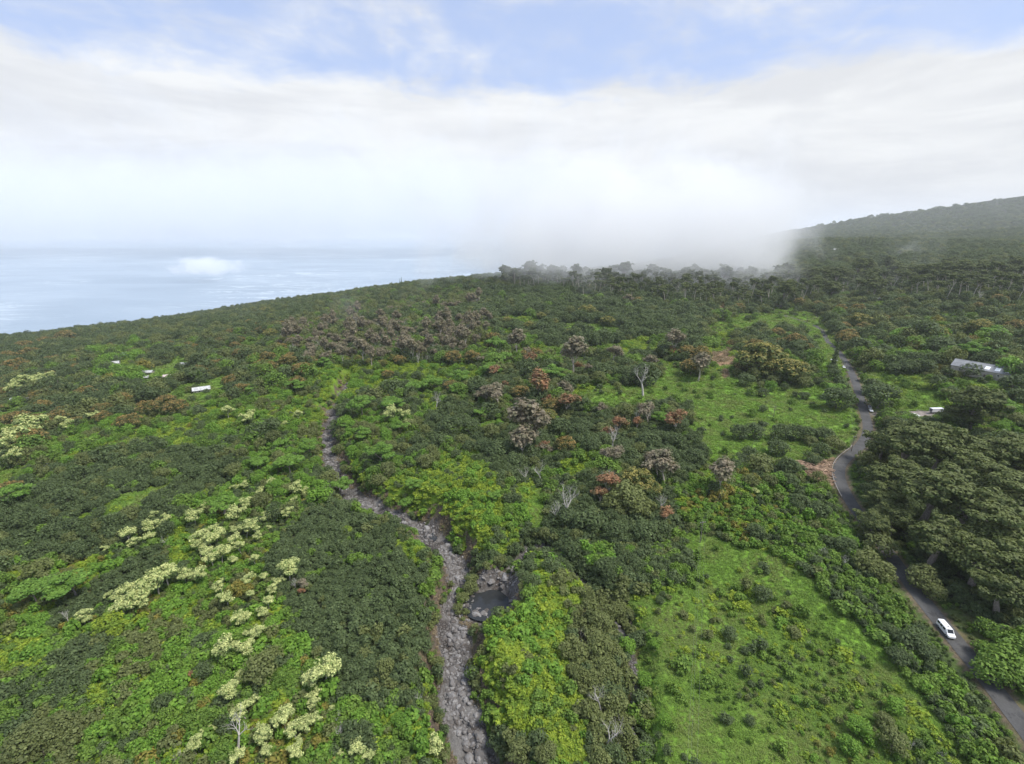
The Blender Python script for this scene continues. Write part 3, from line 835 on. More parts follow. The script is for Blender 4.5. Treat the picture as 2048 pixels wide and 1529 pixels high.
def road():
    m, t = mat('worn asphalt')
    out = t.n('ShaderNodeOutputMaterial')
    b = t.n('ShaderNodeBsdfPrincipled')
    geo = t.n('ShaderNodeNewGeometry')
    P = geo.outputs['Position']
    a = t.noise(P, 0.12, 4, 0.6); g = t.noise(P, 2.5, 6, 0.7)
    c = t.mix(t.ramp(a, 0.35, 0.65), (.058, .057, .055), (.084, .082, .079))
    c = t.mix(t.ramp(g, 0.45, 0.8), c, (.105, .102, .098))
    c = t.mix(t.ramp(t.noise(P, 0.35, 5, 0.7), 0.56, 0.64), c, (.050, .049, .048))
    t.l(c, b.inputs['Base Color'])
    b.inputs['Roughness'].default_value = 0.85
    b.inputs['Specular IOR Level'].default_value = 0.25
    t.l(b.outputs[0], out.inputs[0])
    V, F = ribbon(ROAD, ROAD_Z, ROAD_HW, ROAD_HW, 0.03, 0.06)
    V[:, :2] += 0.0
    tag(link('road', mesh_np('road', V, F, m, smooth=True)), 'narrow winding grey asphalt road', kind='structure')
    dm = simple('driveway gravel', (.20, .16, .13), 0.95, 0, 0.2, 0.3, 0.7)
    V, F = ribbon(SPUR, height(SPUR[:, 0], SPUR[:, 1]), 1.5, 1.5, 0.05, 0.02)
    tag(link('path', mesh_np('path', V, F, dm)), 'short earth driveway leaving the road at the far meadow', kind='structure')
    gm = simple('pale gravel', (.24, .205, .18), 0.95, 0, 0.2, 0.25, 0.5)
    k = np.linspace(0, 1, len(LOT))
    hw = np.interp(k, [0, 0.42, 0.55, 0.95, 1], [1.9, 2.0, 6.0, 6.5, 5.0])
    V, F = ribbon(LOT[2:], LOT_Z[2:], hw[2:], hw[2:], 0.04, 0.02)
    tag(link('gravel_yard', mesh_np('gravel_yard', V, F, gm)), 'pale gravel yard reached by a short drive off the road', kind='structure')
    # low kerb wall on the outside of the bend
    d = np.hypot(*(ROAD - np.array(ground(1668, 940)[:2])).T)
    i = int(d.argmin())
    seg = range(max(1, i - 9), i + 13)
    T = np.gradient(ROAD, axis=0); T /= np.linalg.norm(T, axis=1)[:, None]
    N = np.stack([-T[:, 1], T[:, 0]], -1)
    side = 1.0 if N[i, 0] < 0 else -1.0
    root = thing('guard_rail', (0, 0, 0), 0, 'low weathered guard rail along the outside of the road bend', 'guard rail')
    pts = [(ROAD[j, 0] + N[j, 0] * side * (ROAD_HW + .35), ROAD[j, 1] + N[j, 1] * side * (ROAD_HW + .35), ROAD_Z[j]) for j in seg]
    gmat = simple('weathered rail', (.30, .28, .26), 0.7, 0.2)
    rail = MB()
    rail.tube([(p[0], p[1], p[2] + 0.62) for p in pts], 0.16, 6)
    rail.build('rail', gmat, root)
    for j, p in enumerate(pts):
        if j % 2 == 0:
            q = MB(); q.box((p[0], p[1], p[2] + 0.2), (0.18, 0.18, 0.9)); q.build('post', gmat, root)


road()


def pool():
    m, t = mat('dark pool water')
    out = t.n('ShaderNodeOutputMaterial')
    b = t.n('ShaderNodeBsdfPrincipled')
    b.inputs['Base Color'].default_value = (.030, .032, .033, 1)
    b.inputs['Roughness'].default_value = 0.06
    b.inputs['IOR'].default_value = 1.33
    t.l(b.outputs[0], out.inputs[0])
    a = np.linspace(0, 2 * np.pi, 40, endpoint=False)
    px, py, pz = POOL
    V = [(px, py, pz)] + [(px + 12.5 * math.cos(q), py + 10.5 * math.sin(q), pz) for q in a]
    F = np.array([(0, 1 + i, 1 + (i + 1) % 40) for i in range(40)])
    tag(link('stream_pool', mesh_np('stream_pool', np.array(V), F, m)), 'dark still pool in the rocky stream bed', kind='structure')
    for (u, v, a, b_) in [(865, 1068, 2.6, 4.2)]:
        q, _ = raymarch(np.array([float(u)]), np.array([float(v)]), lambda x, y, t: h_base(x, y) - S_DEP)
        x, y = q[0, 0], q[0, 1]
        zz = float(height(x, y)) + 0.15
        n = 18
        ang = np.linspace(0, 2 * np.pi, n, endpoint=False)
        rad = 1 + 0.3 * np.sin(3 * ang + u)
        V = [(x, y, zz)] + [(x + a * k * math.cos(g), y + b_ * k * math.sin(g), zz) for k, g in zip(rad, ang)]
        F = np.array([(0, 1 + i, 1 + (i + 1) % n) for i in range(n)])
        tag(link('water', mesh_np('water', np.array(V), F, m)), 'small dark puddle among the stream stones', kind='structure')


pool()


# ---------------------------------------------------------------- plants: meshes shared by all copies
def cards(cent, nrm, size, rng, young, aspect=(0.6, 1.0), droop=0.0):
    """one leaf spray (bent quad) for each centre"""
    n = len(cent)
    nrm = nrm / (np.linalg.norm(nrm, axis=1)[:, None] + 1e-9)
    a = rng.normal(size=(n, 3))
    a -= nrm * (a * nrm).sum(1)[:, None]
    a /= np.linalg.norm(a, axis=1)[:, None] + 1e-9
    b = np.cross(nrm, a)
    s = np.asarray(size).reshape(-1, 1) * rng.uniform(0.65, 1.3, (n, 1))
    w = s * rng.uniform(*aspect, (n, 1))
    k = rng.uniform(0.55, 1.1, (n, 4, 1))
    V = np.stack([cent - a * s * k[:, 0] - nrm * s * 0.12, cent - b * w * k[:, 1], cent + a * s * k[:, 2] - nrm * s * (0.12 + droop), cent + b * w * k[:, 3] + nrm * s * 0.1], 1)
    F = np.arange(n * 4).reshape(n, 4)
    tone = np.clip(rng.normal(0.5, 0.22, n), 0, 1)
    return V.reshape(-1, 3), F, np.repeat(tone, 4), np.repeat(np.clip(young, 0, 1), 4)


def sphere_dirs(n, rng, up=-0.25):
    d = rng.normal(size=(int(n * 2.2) + 8, 3))
    d /= np.linalg.norm(d, axis=1)[:, None]
    d = d[d[:, 2] > up - rng.uniform(0, 0.35, len(d))]
    return d[:n]


def crown_mesh(name, lobes, per, size, m, seed, young_f, up=-0.25, flat=1.0, rough=0.18, aspect=(0.6, 1.0), up_mix=0.65):
    """foliage shells round the lobes (x, y, z, rx, rz)"""
    rng = np.random.default_rng(seed)
    V, T, Y, n0 = [], [], [], 0
    for lo in lobes:
        x, y, z, rx, rz = lo
        n = max(12, int(per * rx * rx))
        d = sphere_dirs(n, rng, up)
        n = len(d)
        q = 1 - np.abs(rng.normal(0, rough, (n, 1)))
        p = d * q * np.array([rx, rx, rz]) + np.array([x, y, z])
        nr = d * np.array([1, 1, rx / max(rz, 1e-3) * flat]) + rng.normal(0, 0.36, (n, 3)) + np.array([0, 0, up_mix])
        yv = young_f(d, p, q[:, 0], rng)
        v, f, t, yg = cards(p, nr, np.full(n, size), rng, yv, aspect)
        V.append(v); T.append(t); Y.append(yg)
    V = np.concatenate(V)
    F = np.arange(len(V)).reshape(-1, 4)
    return mesh_np(name, V, F, m, {'tone': ('POINT', np.concatenate(T)), 'young': ('POINT', np.concatenate(Y))})


def branches(seed, h, trunk, spread, levels=3, split=(3, 4), r0=0.28, bare=False, up=0.35, first=0.45, shrink=0.66, sides=5):
    """a trunk that forks into limbs; returns the MB and the limb tips"""
    rnd = random.Random(seed)
    mb = MB()
    tips = []

    def grow(p, d, L, r, lev):
        pts, rad = [p], [r]
        k = 4 if lev == 0 else 3
        dd = d.copy()
        for i in range(k):
            dd = (dd + Vector((rnd.uniform(-1, 1), rnd.uniform(-1, 1), rnd.uniform(-.4, .8) * (up if lev else 0.3))) * (0.13 + 0.09 * lev)).normalized()
            pts.append(pts[-1] + dd * (L / k)); rad.append(r * (1 - 0.5 * (i + 1) / k))
        mb.tube(pts, rad, max(3, sides - lev), cap=False)
        if lev >= levels:
            tips.append((pts[-1], dd)); return
        m = rnd.randint(*split)
        a0 = rnd.uniform(0, 6.28)
        for i in range(m):
            a = a0 + 6.283 * i / m + rnd.uniform(-.5, .5)
            t = spread * rnd.uniform(0.6, 1.15)
            e = dd.orthogonal().normalized(); g = dd.cross(e)
            nd = (dd * math.cos(t) + (e * math.cos(a) + g * math.sin(a)) * math.sin(t))
            nd = (nd + Vector((0, 0, up * 0.5))).normalized()
            at = pts[-1] if (i < 2 or lev == 0) else pts[-2]
            grow(at, nd, L * shrink * rnd.uniform(0.75, 1.15) * (first / 0.45 if lev == 0 else 1), rad[-1] * 0.82, lev + 1)
        if bare and lev:
            for p_ in pts[1:-1]:
                nd = Vector((rnd.uniform(-1, 1), rnd.uniform(-1, 1), rnd.uniform(-.1, .8))).normalized()
                mb.tube([p_, p_ + nd * L * .3, p_ + nd * L * .55 + Vector((0, 0, L * .1))], [r * .35, r * .22, r * .08], 3, cap=False)

    grow(Vector((0, 0, -0.5)), Vector((rnd.uniform(-.08, .08), rnd.uniform(-.08, .08), 1)).normalized(), h * trunk, r0, 0)
    return mb, tips


def lobes_dome(rng, n, R_, hz, zc, r, fill=True):
    L = []
    for i in range(n):
        a = 2.399 * i + rng.uniform(-.3, .3)
        q = math.sqrt((i + 0.5) / n)
        x, y = R_ * q * math.cos(a), R_ * q * math.sin(a)
        z = zc + hz * math.sqrt(max(0, 1 - q * q)) * rng.uniform(0.85, 1.1) - (0.1 * hz)
        k = r * rng.uniform(0.75, 1.25)
        L.append((x, y, z, k, k * rng.uniform(0.62, 0.9)))
    if fill:
        L.append((0, 0, zc - 0.1 * hz, R_ * 0.92, hz * 0.75))
    return L


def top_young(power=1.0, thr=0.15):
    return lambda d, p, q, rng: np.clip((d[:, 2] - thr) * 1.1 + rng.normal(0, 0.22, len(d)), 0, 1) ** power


def rnd_young(d, p, q, rng):
    return np.clip(rng.normal(0.25, 0.35, len(d)) + 0.35 * d[:, 2], 0, 1)


PLANTS = {}      # kind -> list of (trunk mesh or None, crown mesh, width, height)


def plant(kind, variants):
    PLANTS[kind] = variants


def make_plants():
    rng = np.random.default_rng(11)
    # cream-leaved kukui: rounded puffs held on forked limbs
    V = []
    for s in range(4):
        mb, tips = branches(100 + s, 8.0, 0.42, 0.75, 2, (3, 4), 0.26, up=0.5, first=0.42)
        L = [(p.x + rng.uniform(-.95, .95), p.y + rng.uniform(-.95, .95), p.z + rng.uniform(-.45, .5), rng.uniform(0.65, 1.15), rng.uniform(0.45, 0.8)) for p, d in tips for _ in range(3)]
        ext = max(max(abs(l[0]), abs(l[1])) + l[3] for l in L)
        c = crown_mesh('kukui crown', L, 62, 0.27, M['cream'], 200 + s, lambda d, p, q, r: np.clip((d[:, 2] + 0.12) * 1.5 + r.normal(0, .25, len(d)), 0, 1) * (q > 0.72), up=-0.5)
        V.append((mb.mesh('kukui trunk', M['pale']), c, 2 * ext, max(l[2] + l[4] for l in L)))
    plant('kukui', V)
    # mango domes, flushed brown or gold on top
    for kind, mm, thr in (('mango', 'mango', -0.05), ('gold', 'gold', 0.0)):
        V = []
        for s in range(4):
            mb, tips = branches(140 + s, 9, 0.30, 0.8, 1, (4, 5), 0.45, first=0.5)
            L = lobes_dome(rng, 26, 5.2, 4.2, 3.6, 1.55)
            c = crown_mesh(kind + ' crown', L, 42, 0.36, M[mm], 240 + s, lambda d, p, q, r: np.clip((d[:, 2] + 0.1) * 0.9 + r.normal(0, .28, len(d)), 0, 1) * (q > 0.8) * np.clip((p[:, 2] - 3.2) / 2.5, 0, 1), rough=0.14)
            V.append((mb.mesh('mango trunk', M['bark']), c, 12.6, 9.0))
        plant(kind, V)
    # umbrella trees: flat feathery tiers
    V = []
    for s in range(3):
        mb, tips = branches(170 + s, 11, 0.34, 0.95, 2, (3, 4), 0.32, up=0.25, first=0.55)
        L = [(p.x * 1.1, p.y * 1.1, p.z, rng.uniform(1.2, 2.2), rng.uniform(0.55, 0.95)) for p, d in tips]
        ext = max(max(abs(l[0]), abs(l[1])) + l[3] for l in L)
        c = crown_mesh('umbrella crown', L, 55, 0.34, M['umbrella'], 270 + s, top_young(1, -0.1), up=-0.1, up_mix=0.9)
        V.append((mb.mesh('umbrella trunk', M['bark']), c, 2 * ext, max(l[2] + l[4] for l in L)))
    plant('umbrella', V)
    # big rain-forest canopy trees: many shallow cushions on long limbs
    V = []
    for s in range(4):
        mb, tips = branches(180 + s, 18, 0.36, 0.72, 2, (3, 5), 0.85, up=0.35, first=0.52, sides=7)
        rs = np.random.default_rng(400 + s)
        L = []
        for p, d in tips:
            for k in range(4):
                L.append((p.x + rs.uniform(-1.8, 1.8), p.y + rs.uniform(-1.8, 1.8), p.z + rs.uniform(-1.0, 1.0), rs.uniform(1.0, 1.9), rs.uniform(0.65, 1.1)))
        ext = max(max(abs(l[0]), abs(l[1])) + l[3] for l in L)
        zt = max(l[2] for l in L)
        L += [(0, 0, zt - 4.6, ext * 0.62, 3.2)]
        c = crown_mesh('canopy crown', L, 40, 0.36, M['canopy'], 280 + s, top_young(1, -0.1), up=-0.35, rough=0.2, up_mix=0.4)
        V.append((mb.mesh('canopy trunk', M['bark']), c, 2 * ext, max(l[2] + l[4] for l in L)))
    plant('canopy', V)
    # tall slender forest trees
    V = []
    for s in range(4):
        mb, tips = branches(190 + s, 24, 0.52, 0.55, 1, (4, 5), 0.42, up=0.5, first=0.36)
        rs = np.random.default_rng(420 + s)
        L = []
        for p, d in tips:
            for k in range(4):
                L.append((p.x * 1.15 + rs.uniform(-1.8, 1.8), p.y * 1.15 + rs.uniform(-1.8, 1.8), p.z + rs.uniform(-2.4, 1.2), rs.uniform(1.3, 2.3), rs.uniform(0.8, 1.3)))
        ext = max(max(abs(l[0]), abs(l[1])) + l[3] for l in L)
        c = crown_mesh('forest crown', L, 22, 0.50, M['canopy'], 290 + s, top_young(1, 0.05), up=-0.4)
        V.append((mb.mesh('forest trunk', M['pale']), c, 2 * ext, max(l[2] + l[4] for l in L)))
    plant('forest', V)
    # leafless trees and trees in rust-coloured leaf
    for kind, leafm, dens in (('bare', None, 0), ('rust', 'rust', 44), ('pink', 'pink', 62)):
        V = []
        for s in range(4):
            mb, tips = branches(210 + s + len(kind), 9, 0.36, 0.62, 4 if kind == 'bare' else 3, (3, 3), 0.27 if kind == 'bare' else 0.24, bare=True, up=0.6, first=0.42, shrink=0.68)
            ext = max(max(abs(v[0]), abs(v[1])) for v in mb.v)
            top = max(v[2] for v in mb.v)
            c = None
            if leafm:
                L = [(p.x, p.y, p.z, 1.0, 0.85) for p, d in tips]
                c = crown_mesh(kind + ' crown', L, dens, 0.30, M[leafm], 310 + s, rnd_young, up=-0.9, rough=0.45)
                ext += 0.6
            V.append((mb.mesh(kind + ' trunk', M['whitewood' if kind == 'bare' else 'pale']), c, 2 * ext, top))
        plant(kind, V)
    # round evergreen trees: dark, olive and fresh green
    for kind, mm in (('round', 'dark'), ('oliveround', 'olive'), ('greenround', 'bright'), ('limeround', 'lime'), ('yellowround', 'yellow'), ('midround', 'green')):
        V = []
        for s in range(3):
            mb, tips = branches(230 + s, 6, 0.3, 0.8, 1, (3, 4), 0.25, first=0.5)
            rs = np.random.default_rng(440 + s)
            L = lobes_dome(rs, 16, 2.7, 2.9, 2.0, 1.15)
            c = crown_mesh(kind + ' crown', L, 55, 0.27, M[mm], 330 + s, rnd_young, rough=0.16)
            V.append((mb.mesh(kind + ' trunk', M['bark']), c, 7.2, 5.6))
        plant(kind, V)
    # dark columnar conifers and palms
    V = []
    for s in range(2):
        mb = MB(); mb.tube([(0, 0, -.5), (0, 0, 9), (0, 0, 18)], [.3, .2, .05], 5, False)
        rs = np.random.default_rng(460 + s)
        L = [(rs.uniform(-.3, .3), rs.uniform(-.3, .3), z, 2.0 * (1 - z / 21) * rs.uniform(.8, 1.15), 0.7) for z in np.arange(3, 18.2, 0.9)]
        c = crown_mesh('conifer crown', L, 40, 0.4, M['dark'], 350 + s, rnd_young, up=-0.6)
        V.append((mb.mesh('conifer trunk', M['bark']), c, 4.2, 18.8))
    plant('conifer', V)
    V = []
    for s in range(2):
        mb = MB(); mb.tube([(0, 0, -.5), (.3, 0, 4), (.9, .1, 8)], [.22, .16, .13], 6, False)
        rs = np.random.default_rng(470 + s)
        P, N = [], []
        for i in range(16):
            a = i * 2.4; e0 = rs.uniform(.1, .9)
            for k in np.linspace(.15, 1, 9):
                r_ = 3.0 * k
                P.append((.9 + r_ * math.cos(a), .1 + r_ * math.sin(a), 8.1 + r_ * e0 - r_ * r_ * .28)); N.append((rs.normal(0, .3), rs.normal(0, .3), 1))
        P, N = np.array(P), np.array(N)
        v, f, t, yg = cards(P, N, np.full(len(P), .42), rs, np.full(len(P), .3))
        c = mesh_np('palm crown', v, f, M['green'], {'tone': ('POINT', t), 'young': ('POINT', yg)})
        V.append((mb.mesh('palm trunk', M['bark']), c, 6.0, 9.5))
    plant('palm', V)


make_plants()


def shrub_protos():
    P = {}
    rng = np.random.default_rng(21)
    for key, mm, size, per in (('dark', 'dark', 0.23, 80), ('green', 'green', 0.27, 75), ('bright', 'bright', 0.30, 70), ('olive', 'olive', 0.24, 75), ('yellow', 'yellow', 0.27, 60)):
        P[key] = []
        for s in range(3):
            L = lobes_dome(rng, 7, 0.95, 0.95, 0.75, 0.62)
            P[key].append(crown_mesh(f'{key} shrub {s}', L, per, size, M[mm], 500 + s, rnd_young, up=-0.2, rough=0.2))
    P['lime'] = []
    for s in range(3):
        L = lobes_dome(rng, 9, 1.25, 0.55, 0.25, 0.55)
        P['lime'].append(crown_mesh(f'lime vine {s}', L, 75, 0.26, M['lime'], 520 + s, rnd_young, up=0.0, rough=0.2, up_mix=0.6))
    # finer-leaved versions for the plants that grow into small trees
    for key, mm in (('dark', 'dark'), ('green', 'green'), ('bright', 'bright'), ('olive', 'olive'), ('yellow', 'yellow'), ('lime', 'lime')):
        P[key + '_big'] = []
        for s in range(2):
            L = lobes_dome(rng, 12, 1.0, 0.95, 0.72, 0.48) if key != 'lime' else lobes_dome(rng, 12, 1.25, 0.55, 0.25, 0.5)
            P[key + '_big'].append(crown_mesh(f'{key} big shrub {s}', L, 210, 0.115, M[mm], 580 + s, rnd_young, up=-0.2, rough=0.2))
    for key, mm, n, h in (('grass', 'grass', 70, 0.42), ('dry', 'drygrass', 60, 0.55)):
        P[key] = []
        for s in range(2):
            r = np.random.default_rng(540 + s)
            c = r.normal(0, 0.34, (n, 3)); c[:, 2] = r.uniform(0.05, h, n)
            nr = r.normal(0, 1, (n, 3)); nr[:, 2] = np.abs(nr[:, 2]) * 0.8 + 0.9
            v, f, t, y = cards(c, nr, np.full(n, 0.20), r, r.uniform(0, .8, n), (0.25, 0.6))
            P[key].append(mesh_np(f'{key} tuft {s}', v, f, M[mm], {'tone': ('POINT', t), 'young': ('POINT', y)}))
    # bare twiggy scrub
    P['twig'] = []
    for s in range(2):
        mb, tips = branches(560 + s, 2.6, 0.32, 0.8, 3, (3, 3), 0.05, up=0.3, sides=4)
        P['twig'].append(mb.mesh(f'twig scrub {s}', M['pale']))
    P['rock'] = []
    for s in range(3):
        bm = bmesh.new()
        bmesh.ops.create_icosphere(bm, subdivisions=2, radius=0.5)
        r = random.Random(s)
        k = [Vector((r.uniform(-1, 1), r.uniform(-1, 1), r.uniform(-1, 1))).normalized() for _ in range(9)]
        for v in bm.verts:
            for q in k:
                e = v.co.dot(q)
                if e > 0.36:
                    v.co -= q * (e - 0.36) * 0.9
            v.co.z *= 0.75
        me = bpy.data.meshes.new(f'stone {s}')
        bm.to_mesh(me); bm.free()
        me.materials.append(M['rock'])
        P['rock'].append(me)
    return P


PROTO = shrub_protos()


def scatter_object(name, pts, rot, scl, idx, meshes, label, cat):
    """one 'stuff' object: the given points with an instance of a shared mesh on each"""
    pc = bpy.data.collections.new(name + ' shapes')
    for i, me in enumerate(meshes):
        pc.objects.link(bpy.data.objects.new(f'{i:03d}_{name}', me))
    n = len(pts)
    me = bpy.data.meshes.new(name)
    me.vertices.add(n)
    me.vertices.foreach_set('co', np.asarray(pts, np.float32).ravel())
    a = me.attributes.new('turn', 'FLOAT_VECTOR', 'POINT'); a.data.foreach_set('vector', np.asarray(rot, np.float32).ravel())
    a = me.attributes.new('size', 'FLOAT_VECTOR', 'POINT'); a.data.foreach_set('vector', np.asarray(scl, np.float32).ravel())
    a = me.attributes.new('which', 'INT', 'POINT'); a.data.foreach_set('value', np.asarray(idx, np.int32))
    me.update()
    o = link(name, me)
    g = bpy.data.node_groups.new(name, 'GeometryNodeTree')
    g.interface.new_socket('Geometry', in_out='INPUT', socket_type='NodeSocketGeometry')
    g.interface.new_socket('Geometry', in_out='OUTPUT', socket_type='NodeSocketGeometry')
    gi, go = g.nodes.new('NodeGroupInput'), g.nodes.new('NodeGroupOutput')
    ci = g.nodes.new('GeometryNodeCollectionInfo')
    ci.inputs['Collection'].default_value = pc
    ci.inputs['Separate Children'].default_value = True
    ci.inputs['Reset Children'].default_value = True
    ip = g.nodes.new('GeometryNodeInstanceOnPoints')
    ip.inputs['Pick Instance'].default_value = True
    g.links.new(gi.outputs[0], ip.inputs['Points'])
    g.links.new(ci.outputs[0], ip.inputs['Instance'])
    for nm, typ, sock in (('turn', 'FLOAT_VECTOR', 'Rotation'), ('size', 'FLOAT_VECTOR', 'Scale'), ('which', 'INT', 'Instance Index')):
        na = g.nodes.new('GeometryNodeInputNamedAttribute')
        na.data_type = typ
        na.inputs['Name'].default_value = nm
        out = [s for s in na.outputs if s.enabled and s.name == 'Attribute'][0]
        g.links.new(out, ip.inputs[sock])
    g.links.new(ip.outputs[0], go.inputs[0])
    md = o.modifiers.new('scatter', 'NODES')
    md.node_group = g
    return tag(o, label, cat, kind='stuff')


def scatter_all():
    rng = np.random.default_rng(5)
    # candidate places: closer together near by, wider apart far away
    rs, k = [], 34.0
    P = []
    while k < 3400:
        sp = min(max(1.55, 0.0092 * k), 8.5)
        n = int(R(132) * k / sp)
        a = (np.arange(n) + rng.uniform(0, 1, n)) / n * R(132) - R(66)
        r = k + rng.uniform(0, sp, n)
        P.append(np.stack([r * np.sin(a), r * np.cos(a), np.full(n, sp)], -1))
        k += sp * 0.95
    k = 3400.0
    while k < 6500:
        sp = 0.0062 * k
        n = int(R(26) * k / sp)
        a = (np.arange(n) + rng.uniform(0, 1, n)) / n * R(26) + R(24)
        r = k + rng.uniform(0, sp, n)
        P.append(np.stack([r * np.sin(a), r * np.cos(a), np.full(n, sp * 0.8)], -1))
        k += sp
    P = np.concatenate(P)
    x, y, sp = P.T
    z = height(x, y)
    u, v, dep = project(x, y, z)
    keep = (u > -160) & (u < W0 + 160) & (v < H0 + 200) & (z > 3.5)
    x, y, sp, z = x[keep], y[keep], sp[keep], z[keep]
    c = zone_at(x, y, z + np.clip(0.55 * sp, 0.8, 4.0))
    n = len(x)
    rr = np.hypot(x, y)
    clump = 0.75 * fbm(x, y, 19, 3, 66) + 0.7 * fbm(x, y, 7, 2, 67)         # same plants keep together
    pick = np.clip(0.5 + clump * 0.95 + rng.normal(0, 0.22, n), 0, 0.999)
    mixes = {   # zone: (share of places filled, size, list of (kind, share))
        'M': (0.95, 1.0, [('green', .16), ('dark', .44), ('olive', .18), ('green', .22)]),
        'D': (1.0, 1.05, [('olive', .06), ('dark', .90), ('green', .04)]),
        'L': (0.95, 1.0, [('bright', .12), ('lime', .66), ('green', .14), ('dark', .08)]),
        'V': (1.0, 0.9, [('bright', .14), ('lime', .70), ('green', .09), ('olive', .07)]),
        'G': (0.03, 0.8, [('dark', .5), ('green', .5)]),
        'g': (0.30, 0.62, [('dark', .04), ('green', .42), ('lime', .40), ('olive', .14)]),
        'B': (0.97, 1.0, [('dark', .12), ('green', .22), ('bright', .27), ('lime', .24), ('olive', .12), ('yellow', .03)]),
        'F': (0.8, 0.9, [('dark', .85), ('olive', .15)]),
        'C': (0.95, 1.1, [('dark', .8), ('olive', .2)]),
        'W': (0.95, 1.0, [('dark', .30), ('olive', .55), ('green', .15)]),
        'O': (0.9, 1.15, [('dark', .15), ('olive', .70), ('twig', .15)]),
        'N': (0.97, 0.9, [('dark', .22), ('green', .55), ('bright', .13), ('olive', .10)]),
        'r': (0.7, 0.5, [('dark', .2), ('green', .5), ('olive', .3)]),
        'h': (0.72, 0.50, [('dark', .05), ('green', .34), ('lime', .30), ('olive', .15), ('bright', .13), ('yellow', .03)]),
        'b': (0.97, 0.9, [('dark', .07), ('green', .18), ('bright', .28), ('lime', .35), ('olive', .12)]),
        'X': (0.04, 0.6, [('dry', 1.0)]),
        'Y': (0.1, 0.6, [('green', 1.0)]),
        'Z': (0.95, 0.9, [('yellow', .22), ('lime', .28), ('bright', .25), ('green', .25)]),
        'K': (0.50, 0.75, [('dry', .55), ('olive', .25), ('green', .2)]),
    }
    mixes['m'] = (0.95, 1.0, [('green', .06), ('dark', .66), ('olive', .28)])
    c[(c == ord('M')) & (rr > 420 + 260 * fbm(x, y, 120, 2, 160))] = ord('m')
    kinds = np.full(n, '', dtype='<U8')
    size = np.zeros(n)
    for zc, (fill, sz, mx) in mixes.items():
        s = np.where(c == ord(zc))[0]
        s = s[rng.uniform(0, 1, len(s)) < fill]
        edges = np.cumsum([m[1] for m in mx]); edges /= edges[-1]
        order = np.argsort(np.argsort(pick[s])) / max(1, len(s))
        w = np.searchsorted(edges, order, side='right').clip(0, len(mx) - 1)
        kinds[s] = np.array([m[0] for m in mx])[w]
        size[s] = sz
    base = sp * 0.62
    hfac = 1.15 - 0.35 * np.clip((rr - 250) / 900, 0, 1)
    specs = [('dark_thicket', ['dark'], 'dense dark grey-green shrubs forming a thicket', 'thicket'),
             ('green_undergrowth', ['green', 'bright'], 'fresh green leafy undergrowth covering the slopes', 'undergrowth'),
             ('lime_vine_cover', ['lime'], 'bright lime-green vine cover draped over the ground', 'vines'),
             ('olive_scrub', ['olive', 'yellow'], 'olive and yellowing scrub among the green shrubs', 'scrub'),
             ('twig_scrub', ['twig'], 'bare grey twigs standing in the olive scrub', 'scrub')]
    for name, ks, label, cat in specs:
        meshes, off = [], {}
        for kx in ks:
            off[kx] = len(meshes); meshes += PROTO[kx]
            if kx + '_big' in PROTO:
                off[kx + '_big'] = len(meshes); meshes += PROTO[kx + '_big']
        s = np.where(np.isin(kinds, ks))[0]
        if not len(s):
            continue
        m = len(s)
        cnt = np.array([len(PROTO[kx]) for kx in kinds[s]])
        idx = np.array([off[kx] for kx in kinds[s]]) + (rng.integers(0, 1000, m) % cnt)
        g = base[s] * size[s] * np.exp(rng.normal(0.02, 0.30, m) + 0.55 * fbm(x[s], y[s], 34, 2, 150)).clip(.5, 2.2)
        big = (rng.uniform(0, 1, m) < 0.09 + 0.13 * np.clip((rr[s] - 350) / 500, 0, 1)) & (rr[s] > 210) & (np.isin(c[s], [ord(q) for q in 'MmWCF']) | (np.isin(c[s], [ord('D'), ord('B')]) & (rr[s] > 430)))
        g = np.minimum(np.where(big, g * rng.uniform(1.5, 2.2, m), g * np.where(rr[s] > 210, 0.92, 1.0) * np.where(np.isin(c[s], [ord('g'), ord('h')]), np.exp(rng.normal(0, .35, m)), 1.0)), np.maximum(7.0, 0.0026 * rr[s]))
        for q_, kx in enumerate(kinds[s]):
            if g[q_] > 2.0 and kx + '_big' in off:
                idx[q_] = off[kx + '_big'] + (q_ & 1)
        sx = np.stack([g, g * rng.uniform(.85, 1.15, m), g * rng.uniform(0.75, 1.35, m) * np.where(big, 1.1, hfac[s])], -1)
        if name == 'lime_vine_cover':
            sx *= np.array([1.1, 1.1, 0.9])
        if name == 'twig_scrub':
            sx *= 1.1
        rot = np.stack([rng.normal(0, .10, m), rng.normal(0, .10, m), rng.uniform(0, 6.28, m)], -1)
        pts = np.stack([x[s], y[s], z[s] - 0.12 * g], -1)
        scatter_object(name, pts, rot, sx, idx, meshes, label, cat)
        print(name, m)
    # grass tufts in the meadows and on the stream banks
    P = []
    k = 34.0
    while k < 900:
        sp = max(0.75, 0.006 * k)
        n = int(R(120) * k / sp)
        a = (np.arange(n) + rng.uniform(0, 1, n)) / n * R(120) - R(60)
        P.append(np.stack([(k + rng.uniform(0, sp, n)) * np.sin(a), (k + rng.uniform(0, sp, n)) * np.cos(a), np.full(n, sp)], -1))
        k += sp
    P = np.concatenate(P)
    x, y, sp = P.T
    u, v, dep = project(x, y, np.full(len(x), 122.0))
    keep = (u > -300) & (u < W0 + 300) & (v < H0 + 350)
    x, y, sp = x[keep], y[keep], sp[keep]
    z = height(x, y)
    c = zone_at(x, y, z)
